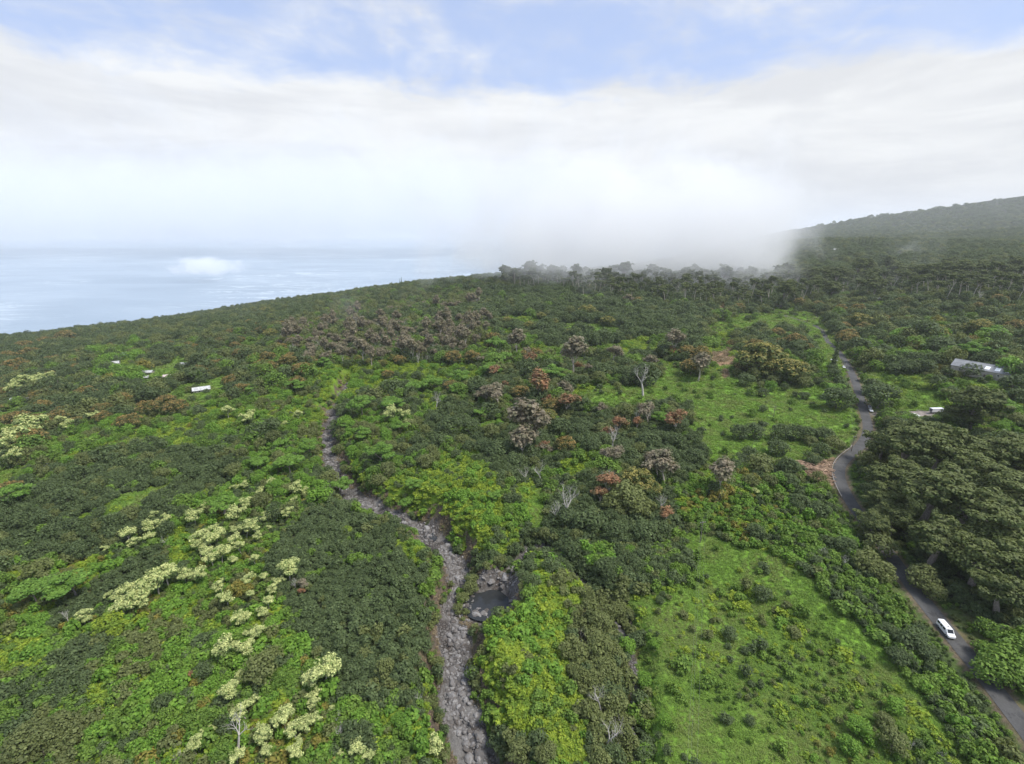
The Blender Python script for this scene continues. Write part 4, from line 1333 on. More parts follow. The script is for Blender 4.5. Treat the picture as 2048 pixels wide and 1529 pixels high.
    for name, zs, key, label, cat in (('meadow_grass', 'Ggh', 'grass', 'short bright green meadow grass', 'grass'),
                                      ('dry_bank_grass', 'KX', 'dry', 'dry straw-coloured grass on the stream banks', 'grass')):
        s = np.where(np.isin(c, [ord(q) for q in zs]))[0]
        s = s[rng.uniform(0, 1, len(s)) < (0.75 if key == 'grass' else 0.5)]
        m = len(s)
        g = sp[s] * rng.uniform(0.8, 1.5, m)
        scatter_object(name, np.stack([x[s], y[s], z[s] - 0.03], -1), np.stack([rng.normal(0, .1, m), rng.normal(0, .1, m), rng.uniform(0, 6.28, m)], -1),
                       np.stack([g, g, g * 0.8], -1), rng.integers(0, 2, m), PROTO[key], label, cat)
        print(name, m)
    # stones in the stream bed
    n = 13000
    i = rng.integers(0, len(STREAM) - 1, n)
    w = stream_width(i.astype(float))
    x = STREAM[i, 0] + rng.normal(0, 0.55, n) * w; y = STREAM[i, 1] + rng.normal(0, 0.55, n) * w
    j = rng.integers(0, len(TRIB) - 1, 900)
    x = np.concatenate([x, TRIB[j, 0] + rng.normal(0, 1.1, 900)]); y = np.concatenate([y, TRIB[j, 1] + rng.normal(0, 1.1, 900)])
    a = rng.uniform(0, 6.28, 420); q = rng.normal(7.4, 1.3, 420)
    x = np.concatenate([x, POOL[0] + 1.25 * q * np.cos(a)]); y = np.concatenate([y, POOL[1] + q * np.sin(a)])
    z = height(x, y)
    c = zone_at(x, y, z)
    pd = np.hypot((x - POOL[0]) / 1.25, y - POOL[1])
    keep = np.isin(c, [ord('S'), ord('K')]) & (pd > 5.4)
    keep &= (fbm(x, y, 14, 2, 33) > -0.12) | (pd < 11)
    z = np.where(pd < 9, np.maximum(z, POOL[2] - 0.1), z)
    x, y, z = x[keep], y[keep], z[keep]
    n = len(x)
    g = np.exp(rng.normal(-0.40, 0.60, n)).clip(0.2, 3.2)
    scatter_object('stream_stones', np.stack([x, y, z - 0.1 * g], -1), np.stack([rng.normal(0, .4, n), rng.normal(0, .4, n), rng.uniform(0, 6.28, n)], -1),
                   np.stack([g * rng.uniform(.8, 1.4, n), g, g * rng.uniform(.6, 1.1, n)], -1), rng.integers(0, 3, n), PROTO['rock'],
                   'grey lava stones strewn along the stream bed', 'stones')


scatter_all()
# ---------------------------------------------------------------- single trees
def quads_of(me):
    V = np.zeros(len(me.vertices) * 3, np.float32); me.vertices.foreach_get('co', V)
    F = np.zeros(len(me.loops), np.int32); me.loops.foreach_get('vertex_index', F)
    return V.reshape(-1, 3), F.reshape(-1, 4)


WHOLE = {}


def whole_mesh(kind, i):
    """trunk and crown in one mesh for trees too far away to show their parts"""
    if (kind, i) not in WHOLE:
        tr, cr, w, h = PLANTS[kind][i]
        V, F = quads_of(tr)
        if cr is None:
            WHOLE[kind, i] = tr
        else:
            V2, F2 = quads_of(cr)
            tone = np.concatenate([np.full(len(V), .5), np.array([d.value for d in cr.attributes['tone'].data])])
            yng = np.concatenate([np.zeros(len(V)), np.array([d.value for d in cr.attributes['young'].data])])
            WHOLE[kind, i] = mesh_np(kind + ' whole', np.concatenate([V, V2]), np.concatenate([F, F2 + len(V)]), [tr.materials[0], cr.materials[0]],
                                     {'tone': ('POINT', tone), 'young': ('POINT', yng)}, np.concatenate([np.zeros(len(F)), np.ones(len(F2))]))
    return WHOLE[kind, i]


KINDS = {   # kind: (object name, category, what it looks like, word for the height of the crown centre)
    'kukui': ('cream_leaved_tree', 'tree', 'cream-leaved tree on pale limbs', 0.72),
    'mango': ('brown_flushed_tree', 'tree', 'dome-shaped tree flushed orange-brown on top', 0.55),
    'gold': ('golden_dome_tree', 'tree', 'dome-shaped tree with golden-tipped leaves', 0.55),
    'umbrella': ('umbrella_tree', 'tree', 'fresh green tree with flat feathery tiers', 0.75),
    'canopy': ('canopy_tree', 'tree', 'spreading olive-green canopy tree', 0.66),
    'forest': ('forest_tree', 'tree', 'tall pale-trunked tree with olive crown', 0.72),
    'bare': ('bare_tree', 'tree', 'leafless pale grey tree', 0.62),
    'rust': ('rust_leaved_tree', 'tree', 'tree in rust-red leaf', 0.65),
    'pink': ('faded_tree', 'tree', 'half-bare tree with faded taupe twigs', 0.65),
    'round': ('dark_round_tree', 'tree', 'rounded dark grey-green tree', 0.55),
    'oliveround': ('olive_round_tree', 'tree', 'rounded olive-green tree', 0.55),
    'greenround': ('green_round_tree', 'tree', 'rounded bright green tree', 0.55),
    'limeround': ('lime_round_tree', 'tree', 'rounded lime-green tree', 0.55),
    'yellowround': ('yellow_round_tree', 'tree', 'rounded tree with yellow-orange leaves', 0.55),
    'midround': ('mid_green_tree', 'tree', 'rounded leafy mid-green tree', 0.55),
    'conifer': ('conifer_tree', 'tree', 'narrow dark conifer', 0.5),
    'palm': ('palm_tree', 'palm', 'slender green palm', 0.8),
}
N_TREES = {}
LANDMARKS = [
    (984, 1197, 'by the dark stream pool'), (1676, 940, 'near the road bend'), (1850, 828, 'by the gravel yard'), (1962, 740, 'by the long grey-roofed building'), (1890, 1262, 'beside the road near the van'),
    (1546, 838, 'near the pole in the meadow'), (1400, 1085, 'near the pole on the field'), (404, 784, 'by the white-roofed house on the grass'), (335, 745, 'by the bright green field'), (660, 880, 'along the upper stream bed'),
    (940, 1470, 'along the lower stream bed'), (92, 940, 'by the shed in the thicket'), (950, 990, 'by the lime-green ridge'), (1090, 1380, 'by the lime vine slope'), (44, 806, 'by the house among brown-flushed trees'),
    (1440, 712, 'by the brown cleared strip'), (1600, 642, 'at the far end of the road'), (1672, 730, 'by the parked white vehicles'), (720, 1200, 'in the thicket above the stream'), (250, 1000, 'in the seaward thicket'),
    (780, 690, 'in the half-bare woodland'), (900, 650, 'above the half-bare woodland'), (640, 680, 'at the seaward end of the half-bare woodland'), (130, 690, 'in the woods above the coast'), (450, 640, 'on the slope above the coast'), (600, 610, 'by the shore fields'),
    (1150, 570, 'below the low cloud'), (1400, 570, 'in the forest under the low cloud'), (1650, 560, 'in the tall forest beyond the road'), (1900, 550, 'in the uphill forest'), (1800, 500, 'on the distant forest slope'), (2000, 480, 'high on the distant forest slope'),
    (1180, 860, 'in the dark grove below the meadow'), (1260, 985, 'in the clump above the field'), (1110, 1010, 'by the small grass glade'), (420, 1100, 'on the cream-tree slope'), (290, 1190, 'below the seaward thicket'), (590, 1430, 'on the slope above the lower stream'),
    (160, 1400, 'on the lush seaward slope'), (430, 1400, 'in the lush undergrowth below the cream trees'), (1600, 1350, 'on the shrubby field below the road'), (1210, 1320, 'along the olive gully'), (1900, 1000, 'in the grove above the road'), (2000, 1150, 'in the grove above the van'),
    (1800, 680, 'among the hedges uphill of the road'), (1950, 640, 'behind the long grey-roofed building'), (860, 760, 'by the umbrella trees'), (700, 770, 'at the head of the stream'), (1100, 780, 'by the rust-red trees'), (1200, 660, 'on the scrub hill beyond the meadow'), (1030, 640, 'on the dark scrub hill'), (780, 850, 'on the bank of the upper stream'), (1300, 760, 'at the top of the meadow'),
]
_lq, _ = raymarch(np.array([l[0] for l in LANDMARKS], float), np.array([l[1] for l in LANDMARKS], float), lambda x, y, t: height(x, y))


def region(x, y):
    d = (_lq[:, 0] - x) ** 2 + (_lq[:, 1] - y) ** 2
    return LANDMARKS[int(d.argmin())][2]


def put_tree(kind, x, y, z, width, rng, label=None, hs=1.0):
    nm, cat, look, _ = KINDS[kind]
    i = int(rng.integers(0, len(PLANTS[kind])))
    tr, cr, w, h = PLANTS[kind][i]
    s = width / w
    z = z - 0.02 * width
    if label is None:
        size = 'small ' if width < w * 0.8 else ('broad ' if width > w * 1.35 else '')
        label = f'{size}{look} {region(x, y)}'
    N_TREES[kind] = N_TREES.get(kind, 0) + 1
    dep = math.hypot(x, y)
    rz = float(rng.uniform(0, 6.28))
    if dep < 430:
        o = thing(nm, (x, y, z), rz, label, cat, label)
        link('trunk', tr, o)
        if cr:
            link('crown', cr, o)
    else:
        o = tag(link(nm, whole_mesh(kind, i)), label, cat, label)
        o.location = (x, y, z); o.rotation_euler = (0, 0, rz)
    o.scale = (s, s, s * hs)
    return o


def trees_at(kind, rows, seed=1, hs=1.0, label=None, grow=1.0):
    """rows of (u, v of the crown's middle, width in pixels of the photograph)"""
    rng = np.random.default_rng(seed)
    A = np.array(rows, float)
    frac = KINDS[kind][3]
    _, _, w, h = PLANTS[kind][0]
    hw = h / w * hs * frac
    wpx = A[:, 2][:, None]
    q, t = raymarch(A[:, 0], A[:, 1], lambda x, y, t: height(x, y) + hw * wpx * t / FPX)
    Z = height(q[:, 0], q[:, 1])
    for (x, y, _), z, tt, row in zip(q, Z, t, rows):
        put_tree(kind, float(x), float(y), float(z), grow * row[2] * tt / FPX, rng, label, hs)


trees_at('kukui', [
    (40, 868, 50), (62, 858, 42), (18, 886, 44), (95, 846, 26), (125, 846, 24), (140, 851, 24), (10, 906, 24), (32, 915, 26), (165, 815, 20), (210, 820, 20), (190, 831, 22), (280, 820, 14),
    (50, 765, 26), (70, 770, 26), (100, 760, 22), (75, 755, 22), (30, 780, 22), (500, 830, 24), (455, 826, 20), (488, 838, 26), (600, 833, 20), (570, 851, 16), (310, 1033, 20), (330, 1037, 22),
    (387, 1036, 26), (415, 1010, 20), (445, 1018, 24), (472, 1030, 28), (490, 1010, 22), (490, 970, 16), (468, 976, 16), (545, 966, 24), (595, 976, 26), (520, 982, 18), (612, 982, 16), (520, 1006, 16),
    (580, 1026, 22), (530, 1034, 24), (590, 1001, 14), (252, 1072, 30), (208, 1098, 16), (300, 1056, 24), (322, 1051, 22), (275, 1087, 24), (296, 1077, 22), (402, 1076, 42), (432, 1066, 36), (420, 1088, 32),
    (396, 1098, 28), (470, 1082, 32), (482, 1097, 24), (410, 1108, 26), (441, 1112, 32), (425, 1124, 26), (402, 1152, 26), (506, 1052, 30), (490, 1062, 24), (475, 1060, 24), (463, 1123, 17), (511, 1122, 20),
    (332, 1152, 42), (366, 1152, 28), (312, 1167, 38), (282, 1182, 38), (252, 1182, 28), (236, 1192, 24), (262, 1202, 36), (246, 1217, 30), (291, 1202, 26), (216, 1192, 18), (176, 1232, 28), (165, 1243, 22),
    (441, 1172, 24), (452, 1197, 28), (500, 1162, 22), (500, 1192, 18), (476, 1237, 28), (491, 1242, 24), (456, 1297, 37), (500, 1272, 28), (491, 1302, 27), (436, 1307, 24), (576, 1142, 34), (561, 1162, 24),
    (550, 1177, 22), (526, 1157, 18), (536, 1207, 24), (521, 1227, 22), (519, 1267, 22), (516, 1072, 18), (537, 1056, 12), (646, 1347, 52), (662, 1337, 37), (626, 1362, 32), (631, 1388, 28), (633, 1408, 24),
    (629, 1438, 32), (611, 1453, 32), (590, 1463, 28), (566, 1438, 38), (555, 1453, 32), (535, 1473, 32), (521, 1458, 24), (591, 1503, 28), (536, 1503, 28), (596, 1483, 22), (525, 1483, 26), (681, 1512, 20),
    (690, 1483, 16), (711, 1503, 28), (736, 1512, 22), (666, 1421, 14), (456, 1388, 30), (470, 1372, 20), (481, 1352, 16), (491, 1423, 36), (506, 1402, 26), (401, 1478, 30), (391, 1498, 28), (416, 1462, 22),
    (471, 1517, 30), (868, 1488, 34), (786, 830, 27), (811, 830, 24), (800, 856, 16), (816, 850, 16), (780, 863, 12), (1508, 985, 14)], 3, 1.15, None, 1.5)
trees_at('mango', [
    (170, 787, 50), (80, 790, 40), (242, 769, 32), (200, 762, 30), (332, 802, 46), (256, 842, 54), (128, 822, 44), (72, 838, 36), (5, 782, 30), (3, 815, 24), (30, 730, 50), (75, 732, 36), (15, 712, 36), (60, 705, 40),
    (50, 690, 34), (90, 682, 34), (130, 672, 40), (400, 740, 40), (430, 728, 34), (375, 690, 26), (480, 680, 26), (470, 690, 24), (450, 705, 24), (602, 738, 48), (775, 748, 30), (820, 892, 16)], 4)
trees_at('gold', [
    (1525, 712, 105), (1585, 738, 76), (1550, 735, 70), (1096, 832, 48), (1275, 958, 80), (1300, 975, 50), (1105, 604, 22), (1175, 621, 42), (1215, 641, 34), (1082, 631, 24), (1060, 651, 32), (1140, 666, 26), (1108, 643, 22),
    (1030, 616, 22), (1012, 641, 28), (962, 636, 24), (905, 621, 17), (755, 633, 28), (690, 669, 26), (720, 669, 28), (640, 641, 28), (580, 681, 32), (597, 692, 24), (540, 666, 32), (530, 621, 26), (560, 640, 24),
    (870, 640, 24), (820, 640, 26), (800, 625, 24), (1490, 690, 30), (1720, 640, 50), (1960, 655, 60)], 5)
trees_at('umbrella', [
    (575, 912, 78), (1000, 702, 74), (975, 722, 62), (870, 748, 64), (832, 762, 62), (922, 742, 52), (772, 792, 74), (722, 802, 62), (822, 962, 42), (812, 1002, 34), (985, 987, 34), (690, 848, 28), (60, 1165, 100),
    (140, 1152, 92), (1100, 737, 62), (990, 682, 52), (920, 770, 46), (960, 820, 40), (905, 835, 34), (1960, 690, 60), (1990, 660, 60), (560, 880, 40), (2020, 700, 50), (1130, 740, 46)], 6)
trees_at('greenround', [
    (640, 988, 50), (45, 1240, 36), (80, 1240, 40), (545, 1245, 40), (690, 845, 34), (1310, 1285, 26), (1290, 1360, 40), (1290, 1500, 40), (1330, 1440, 30), (1720, 1450, 50), (1700, 1490, 46), (1790, 1410, 44), (420, 1370, 40),
    (985, 818, 22), (1010, 820, 22), (1290, 1410, 34), (1255, 1290, 40), (800, 1440, 40), (660, 1500, 34), (720, 1440, 34), (1260, 1100, 30), (1130, 1110, 26), (1110, 1100, 20)], 7)
trees_at('limeround', [(692, 1062, 28), (215, 1245, 60), (235, 1255, 44), (835, 1100, 26), (830, 1120, 24), (1920, 690, 24), (850, 1415, 26), (845, 1378, 30), (850, 1440, 24), (1800, 690, 26), (1250, 618, 16), (1480, 1140, 0.1 + 14)], 8)
trees_at('yellowround', [(820, 880, 24), (830, 872, 18), (150, 1160, 24), (475, 1175, 44), (490, 1180, 34), (390, 1365, 26), (400, 1410, 36), (1875, 735, 22), (820, 892, 18), (600, 1182, 18), (385, 850, 22), (470, 850, 24)], 9)
trees_at('oliveround', [
    (520, 1335, 76), (545, 1310, 50), (1255, 990, 84), (1230, 1005, 60), (1280, 1010, 60), (1250, 850, 38), (1205, 858, 44), (940, 1175, 34), (925, 1195, 30), (945, 1160, 34), (915, 1215, 24), (875, 1325, 32), (1668, 886, 44),
    (1030, 845, 30), (1010, 855, 30), (1200, 1290, 60), (1215, 1340, 60), (1190, 1360, 50), (1225, 1400, 60), (1200, 1240, 50), (1235, 1220, 44), (1760, 1085, 70), (1735, 1120, 60), (1760, 1140, 60), (1845, 1150, 66), (1870, 1180, 50),
    (1740, 1060, 50), (1040, 1500, 60), (1090, 1510, 50), (1790, 1480, 60), (1770, 1440, 40), (960, 640, 20), (50, 1480, 80), (110, 1450, 60), (1620, 880, 30), (1000, 1120, 30), (1450, 960, 40), (1500, 960, 40), (1540, 960, 36)], 10)
trees_at('round', [
    (1678, 792, 66), (1762, 786, 74), (1745, 770, 44), (1555, 892, 48), (1526, 784, 26), (1492, 757, 38), (1480, 862, 44), (1510, 860, 44), (1560, 862, 46), (1590, 862, 46), (1620, 866, 44), (1650, 868, 46), (1500, 905, 40), (1480, 915, 30),
    (1610, 790, 24), (1670, 745, 30), (1320, 1200, 22), (1325, 1188, 16), (1460, 1265, 36), (1490, 1300, 20), (1525, 1185, 40), (1510, 1060, 40), (1290, 745, 70), (1260, 750, 50), (1100, 750, 50), (1140, 760, 40), (1200, 740, 50),
    (1250, 725, 40), (1360, 850, 40), (1075, 800, 34), (1140, 815, 36), (900, 850, 60), (880, 880, 50), (940, 850, 50), (1000, 900, 60), (1030, 920, 50), (970, 890, 44), (1060, 905, 50), (1390, 910, 44), (1350, 880, 50), (1120, 850, 50),
    (1160, 860, 50), (1300, 880, 50), (1250, 890, 40), (1180, 890, 44), (1130, 1030, 60), (1180, 1040, 70), (1230, 1060, 60), (1290, 1060, 60), (1320, 1050, 50), (1150, 1100, 50), (1210, 1130, 44), (1100, 1130, 40), (1580, 925, 24),
    (1060, 1130, 36), (1065, 1160, 36), (1045, 1150, 30), (120, 770, 22), (1500, 1440, 24), (1780, 1260, 40), (1820, 1280, 60), (1850, 1300, 50), (1800, 1310, 50), (1600, 1000, 40), (1640, 1020, 50), (1580, 960, 40), (1690, 1090, 50),
    (1935, 690, 50), (2040, 740, 50), (2030, 765, 50), (1905, 782, 34), (1950, 786, 34), (1995, 795, 40), (2040, 790, 44), (1880, 690, 60), (1850, 660, 70), (1800, 650, 40), (1770, 700, 40), (1720, 690, 50), (1690, 690, 30), (1830, 715, 46),
    (1795, 735, 40), (1665, 735, 24), (1880, 860, 44), (1990, 880, 50), (2030, 880, 50), (1960, 870, 40)], 11)
trees_at('canopy', [
    (1800, 905, 130), (1870, 905, 140), (1940, 945, 150), (2010, 985, 160), (1790, 960, 120), (1850, 1000, 150), (1925, 1020, 160), (2010, 1070, 170), (1870, 1085, 130), (1960, 1120, 160), (2050, 1150, 150),
    (1950, 815, 120), (1910, 830, 80), (2010, 1190, 120), (1985, 920, 110), (2050, 930, 110), (1745, 1050, 80), (1860, 870, 90), (1765, 892, 90), (1770, 1000, 90), (1800, 860, 60), (1790, 1040, 90)], 12, 0.9, None, 1.08)
trees_at('midround', [(2010, 1320, 90), (1985, 1340, 70), (2040, 1350, 80), (2030, 1290, 90), (1975, 1300, 50)], 13)
trees_at('rust', [(1076, 782, 36), (1101, 795, 30), (1130, 802, 42), (1356, 828, 52), (1275, 852, 16), (1215, 858, 30), (1092, 888, 30), (1212, 968, 46), (1332, 1038, 24), (995, 741, 26), (1010, 765, 22), (1240, 842, 28),
                  (1155, 727, 22), (1050, 730, 18), (880, 685, 14), (600, 1180, 16), (385, 1350, 16), (1200, 990, 30), (1060, 725, 18), (1345, 695, 24)], 14, 0.85, None, 1.4)
trees_at('pink', [(1335, 907, 70), (1320, 920, 50), (1060, 862, 60), (1045, 890, 40), (1085, 890, 34), (1000, 782, 46), (1040, 800, 20), (975, 775, 40), (1150, 717, 42), (1225, 702, 34), (1300, 712, 34), (1175, 730, 30), (1035, 690, 30), (1300, 820, 40),
                  (1130, 787, 24), (1205, 807, 26), (1230, 906, 42), (1255, 590, 24), (600, 1160, 26), (1030, 830, 30), (1350, 690, 30), (1060, 700, 22), (960, 715, 20), (1400, 735, 30), (1440, 955, 40)], 15, 0.85, None, 1.3)
trees_at('bare', [(1290, 752, 46), (1130, 1003, 60), (1115, 1020, 40), (1085, 938, 36), (1055, 948, 28), (1062, 852, 50), (1225, 878, 34), (1305, 815, 40), (1275, 832, 28), (1325, 1008, 26), (465, 1462, 60), (350, 1505, 34), (1215, 1455, 64),
                  (1205, 1390, 44), (1245, 1480, 40), (1875, 1512, 24), (1827, 1490, 16), (1935, 1396, 14), (1625, 1285, 16), (870, 798, 26), (590, 1165, 22), (680, 1470, 24), (678, 1430, 22), (330, 1075, 22), (135, 1235, 20), (1200, 1215, 24),
                  (840, 1400, 24), (1960, 592, 20), (1655, 1100, 24), (1690, 1120, 22), (1220, 960, 30)], 16, 0.95, None, 1.3)
trees_at('conifer', [(800, 566, 4), (803, 564, 4.5), (832, 561, 4), (838, 560, 4), (1718, 486, 5), (1724, 485, 5), (1731, 484, 5.5), (1738, 484, 5), (1744, 486, 5), (1608, 500, 4), (905, 549, 3), (1672, 708, 16), (118, 772, 14)], 17)
trees_at('palm', [(1885, 705, 22), (1905, 712, 20), (1830, 670, 18), (1617, 632, 12), (2010, 705, 18), (2020, 695, 18), (1860, 645, 14), (1925, 775, 14), (276, 632, 5), (285, 632, 4), (316, 624, 4), (336, 622, 4), (1790, 725, 14)], 18)


BLOCK = [(1880, 2030, 730, 815), (1640, 1705, 690, 765), (20, 75, 800, 830), (270, 400, 700, 790), (380, 440, 780, 815), (205, 265, 712, 752), (1735, 1775, 600, 625), (1815, 1860, 692, 715), (1585, 1675, 915, 980)]


def woods():
    """trees of the far woods, each on its own spot"""
    rng = np.random.default_rng(31)
    taken = {}

    def free(x, y, d):
        kx, ky = int(x // 8), int(y // 8)
        m = int(d // 8) + 1
        for i in range(kx - m, kx + m + 1):
            for j in range(ky - m, ky + m + 1):
                for (a, b) in taken.get((i, j), ()):
                    if (a - x) ** 2 + (b - y) ** 2 < d * d:
                        return False
        taken.setdefault((kx, ky), []).append((x, y))
        return True
    n = 60000
    a = rng.uniform(R(-56), R(54), n)
    r = np.sort(np.exp(rng.uniform(math.log(170), math.log(1900), n)))
    x, y = r * np.sin(a), r * np.cos(a)
    z = height(x, y)
    u, v, dep = project(x, y, z + 6)
    ok = (u > -60) & (u < W0 + 60) & (v < H0) & (z > 6)
    x, y, z, r, u, v = x[ok], y[ok], z[ok], r[ok], u[ok], v[ok]
    c = zone_at(x, y, z + 6)
    quota = {'forest': 290, 'canopy': 110, 'mango': 170, 'pink': 260, 'bare': 60, 'round': 190, 'oliveround': 170, 'greenround': 60, 'umbrella': 30, 'gold': 40}
    width = {'forest': (18, 28), 'canopy': (28, 42), 'mango': (12, 21), 'pink': (9, 15), 'bare': (8, 12), 'round': (6, 12), 'oliveround': (7, 12), 'greenround': (6, 10), 'umbrella': (12, 18), 'gold': (9, 14)}
    mixes = {'F': [('forest', .66), ('canopy', .34)], 'C': [('mango', .82), ('oliveround', .1), ('round', .08)], 'W': [('pink', .50), ('bare', .10), ('oliveround', .22), ('gold', .18)],
             'M': [('round', .46), ('oliveround', .32), ('mango', .10), ('greenround', .08), ('umbrella', .04)], 'D': [('round', .8), ('oliveround', .2)], 'B': [('greenround', .5), ('oliveround', .3), ('umbrella', .2)]}
    have = {}
    for i in range(len(x)):
        zc = chr(c[i])
        if zc not in mixes:
            continue
        if any(a < u[i] < b and p < v[i] < q_ for a, b, p, q_ in BLOCK):
            continue
        if zc == 'F' and r[i] < 560 or zc != 'F' and r[i] < 230:
            continue
        if zc == 'W' and rng.uniform() > 0.35 or zc in 'DB' and rng.uniform() > 0.05 or zc == 'M' and rng.uniform() > 0.22:
            continue
        ks, ps = zip(*mixes[zc])
        k = ks[int(rng.choice(len(ks), p=np.array(ps) / sum(ps)))]
        if zc == 'F' and r[i] > 1700 and rng.uniform() > 0.25:
            continue
        if have.get(k, 0) >= quota[k]:
            continue
        w = rng.uniform(*width[k])
        if not free(x[i], y[i], w * (0.74 if zc == 'F' else 0.56)):
            continue
        have[k] = have.get(k, 0) + 1
        put_tree(k, float(x[i]), float(y[i]), float(z[i]), float(w), rng, None, rng.uniform(0.95, 1.3))
    print('woods', have, 'all', N_TREES)


woods()
# ---------------------------------------------------------------- vehicles, houses, poles
PAINT = {
    'white': simple('white car paint', (.80, .80, .79), 0.25, 0, 0.5, 0.02),
    'silver': simple('silver car paint', (.50, .51, .53), 0.3, 0.5, 0.5, 0.03),
    'black': simple('black car paint', (.02, .02, .022), 0.25, 0, 0.5, 0.05),
    'glass': simple('dark car glass', (.015, .018, .02), 0.08, 0, 0.6, 0.02),
    'tyre': simple('tyre rubber', (.02, .02, .02), 0.9, 0, 0.2, 0.1),
    'rim': simple('wheel rim', (.45, .45, .46), 0.4, 0.7, 0.5, 0.05),
    'lamp': simple('clear lamp', (.75, .75, .72), 0.15, 0, 0.6, 0.05),
    'red': simple('red lamp', (.45, .02, .02), 0.2, 0, 0.6, 0.05),
    'trim': simple('black trim', (.03, .03, .03), 0.6, 0, 0.3, 0.1),
}
#        stations along the car: x, sill z, belt z, top z, half width at belt, half width at top
SHAPES = {
    'van': dict(st=[(-2.8, .45, 1.15, 1.98, .93, .80), (-2.72, .36, 1.18, 2.13, 1.0, .86), (0, .34, 1.18, 2.16, 1.0, .88), (1.15, .34, 1.18, 2.14, 1.0, .87), (1.95, .34, 1.14, 1.20, .99, .92), (2.55, .36, .98, 1.06, .95, .84), (2.80, .46, .72, .82, .84, .72)],
                side=[(-2.55, -1.45), (-1.25, -.25), (-.05, .85)], ws=(1.15, 1.95), wheels=(-1.65, 1.75), wr=.36),
    'sedan': dict(st=[(-2.2, .42, .82, .92, .80, .68), (-2.0, .30, .88, 1.0, .88, .74), (-1.5, .28, .90, 1.02, .90, .76), (-.85, .28, .92, 1.42, .90, .66), (.3, .28, .92, 1.45, .90, .67), (1.05, .28, .90, .98, .90, .78), (1.9, .30, .74, .84, .86, .72), (2.2, .42, .58, .66, .74, .6)],
                  side=[(-.8, -.22), (-.12, .55)], ws=(.3, 1.05), wheels=(-1.35, 1.35), wr=.32),
    'pickup': dict(st=[(-2.6, .5, 1.0, 1.06, .9, .86), (-2.5, .4, 1.02, 1.08, .95, .9), (-.62, .4, 1.04, 1.10, .95, .9), (-.55, .4, 1.06, 1.74, .95, .72), (.5, .4, 1.06, 1.76, .95, .73), (1.2, .4, 1.04, 1.12, .95, .82), (2.3, .42, .92, 1.0, .9, .76), (2.6, .52, .78, .84, .8, .66)],
                   side=[(-.45, .0), (.08, .72)], ws=(.5, 1.2), wheels=(-1.6, 1.65), wr=.38),
}


def car_body(st):
    mb = MB()
    rows = []
    for (x, zb, zl, zt, wl, wt) in st:
        zs = zt - min(.10, (zt - zl) * .35)
        rows.append([(x, -wl * .93, zb), (x, -wl, zb + .16), (x, -wl, zl), (x, -wt, zs), (x, -wt * .82, zt), (x, 0, zt + .03), (x, wt * .82, zt), (x, wt, zs), (x, wl, zl), (x, wl, zb + .16), (x, wl * .93, zb)])
    n = 11
    V = [p for r in rows for p in r]
    F = []
    for i in range(len(rows) - 1):
        for j in range(n - 1):
            F.append((i * n + j, i * n + j + 1, (i + 1) * n + j + 1, (i + 1) * n + j))
        F.append((i * n + n - 1, i * n, (i + 1) * n, (i + 1) * n + n - 1))
    F.append(tuple(range(n))[::-1])
    F.append(tuple((len(rows) - 1) * n + j for j in range(n)))
    mb.add(V, [f[::-1] for f in F])
    return mb


def at_station(st, x):
    xs = [s[0] for s in st]
    return [float(np.interp(x, xs, [s[k] for s in st])) for k in range(1, 6)]


def vehicle(name, shape, paint, loc, rz, label, cat, group=None):
    S = SHAPES[shape]; st = S['st']
    o = thing(name, loc, rz, label, cat, group)
    car_body(st).build('body', PAINT[paint], o)
    for s in (-1, 1):
        for (a, b) in S['side']:
            q = MB()
            P = []
            for x in (a, b):
                zb, zl, zt, wl, wt = at_station(st, x)
                zs = zt - min(.10, (zt - zl) * .35)
                for f in (.14, .86):
                    P.append((x, s * (wl + (wt - wl) * f + .012), zl + (zs - zl) * f))
            q.add(P, [(0, 1, 3, 2)])
            q.build('side_window', PAINT['glass'], o)
        q = MB()
        zb, zl, zt, wl, wt = at_station(st, st[-1][0] - .08)
        q.box((st[-1][0] - .05, s * wl * .72, zl - .04), (.12, .30, .15)); q.build('headlight', PAINT['lamp'], o)
        q = MB(); zb, zl, zt, wl, wt = at_station(st, st[0][0])
        q.box((st[0][0] + .0, s * wl * .86, zl - .06), (.06, .16, .26)); q.build('tail_light', PAINT['red'], o)
        q = MB(); q.box((S['ws'][1] - .15, s * (wl + .20), zl + .10), (.12, .20, .16)); q.build('mirror', PAINT['trim'], o)
        for x in S['wheels']:
            w = MB(); r = S['wr']
            zb, zl, zt, wl, wt = at_station(st, x)
            w.tube([(x, s * (wl - .22), r), (x, s * (wl + .02), r)], r, 14)
            w = w.build('wheel', PAINT['tyre'], o)
            k = MB(); k.tube([(x, s * (wl + .0), r), (x, s * (wl + .035), r)], r * .6, 10)
            k.build('rim', PAINT['rim'], w)
    for (xa, xb, nm) in ((S['ws'][0], S['ws'][1], 'windscreen'), (st[0][0], st[1][0], 'rear_window') if shape == 'van' else ((st[2][0], st[3][0], 'rear_window'))):
        if nm == 'rear_window' and shape == 'van':
            q = MB(); q.box((st[0][0] - .01, 0, 1.55), (.03, 1.3, .5)); q.build(nm, PAINT['glass'], o)
            continue
        q = MB(); P = []
        for f in (.10, .90):
            x = xa + (xb - xa) * f
            zb, zl, zt, wl, wt = at_station(st, x)
            for s in (-1, 1):
                P.append((x, s * wt * .80, zt + .045))
        q.add(P, [(0, 1, 3, 2)]); q.build(nm, PAINT['glass'], o)
    q = MB(); q.box((st[-1][0] - .02, 0, st[-1][1] + .05), (.14, st[-1][4] * 1.7, .16)); q.build('bumper', PAINT['trim' if shape != 'van' else paint], o)
    if shape == 'van':
        q = MB(); q.box((.25, .05, 2.2), (.34, .30, .06)); q.build('roof_vent', PAINT['trim'], o)
    return o


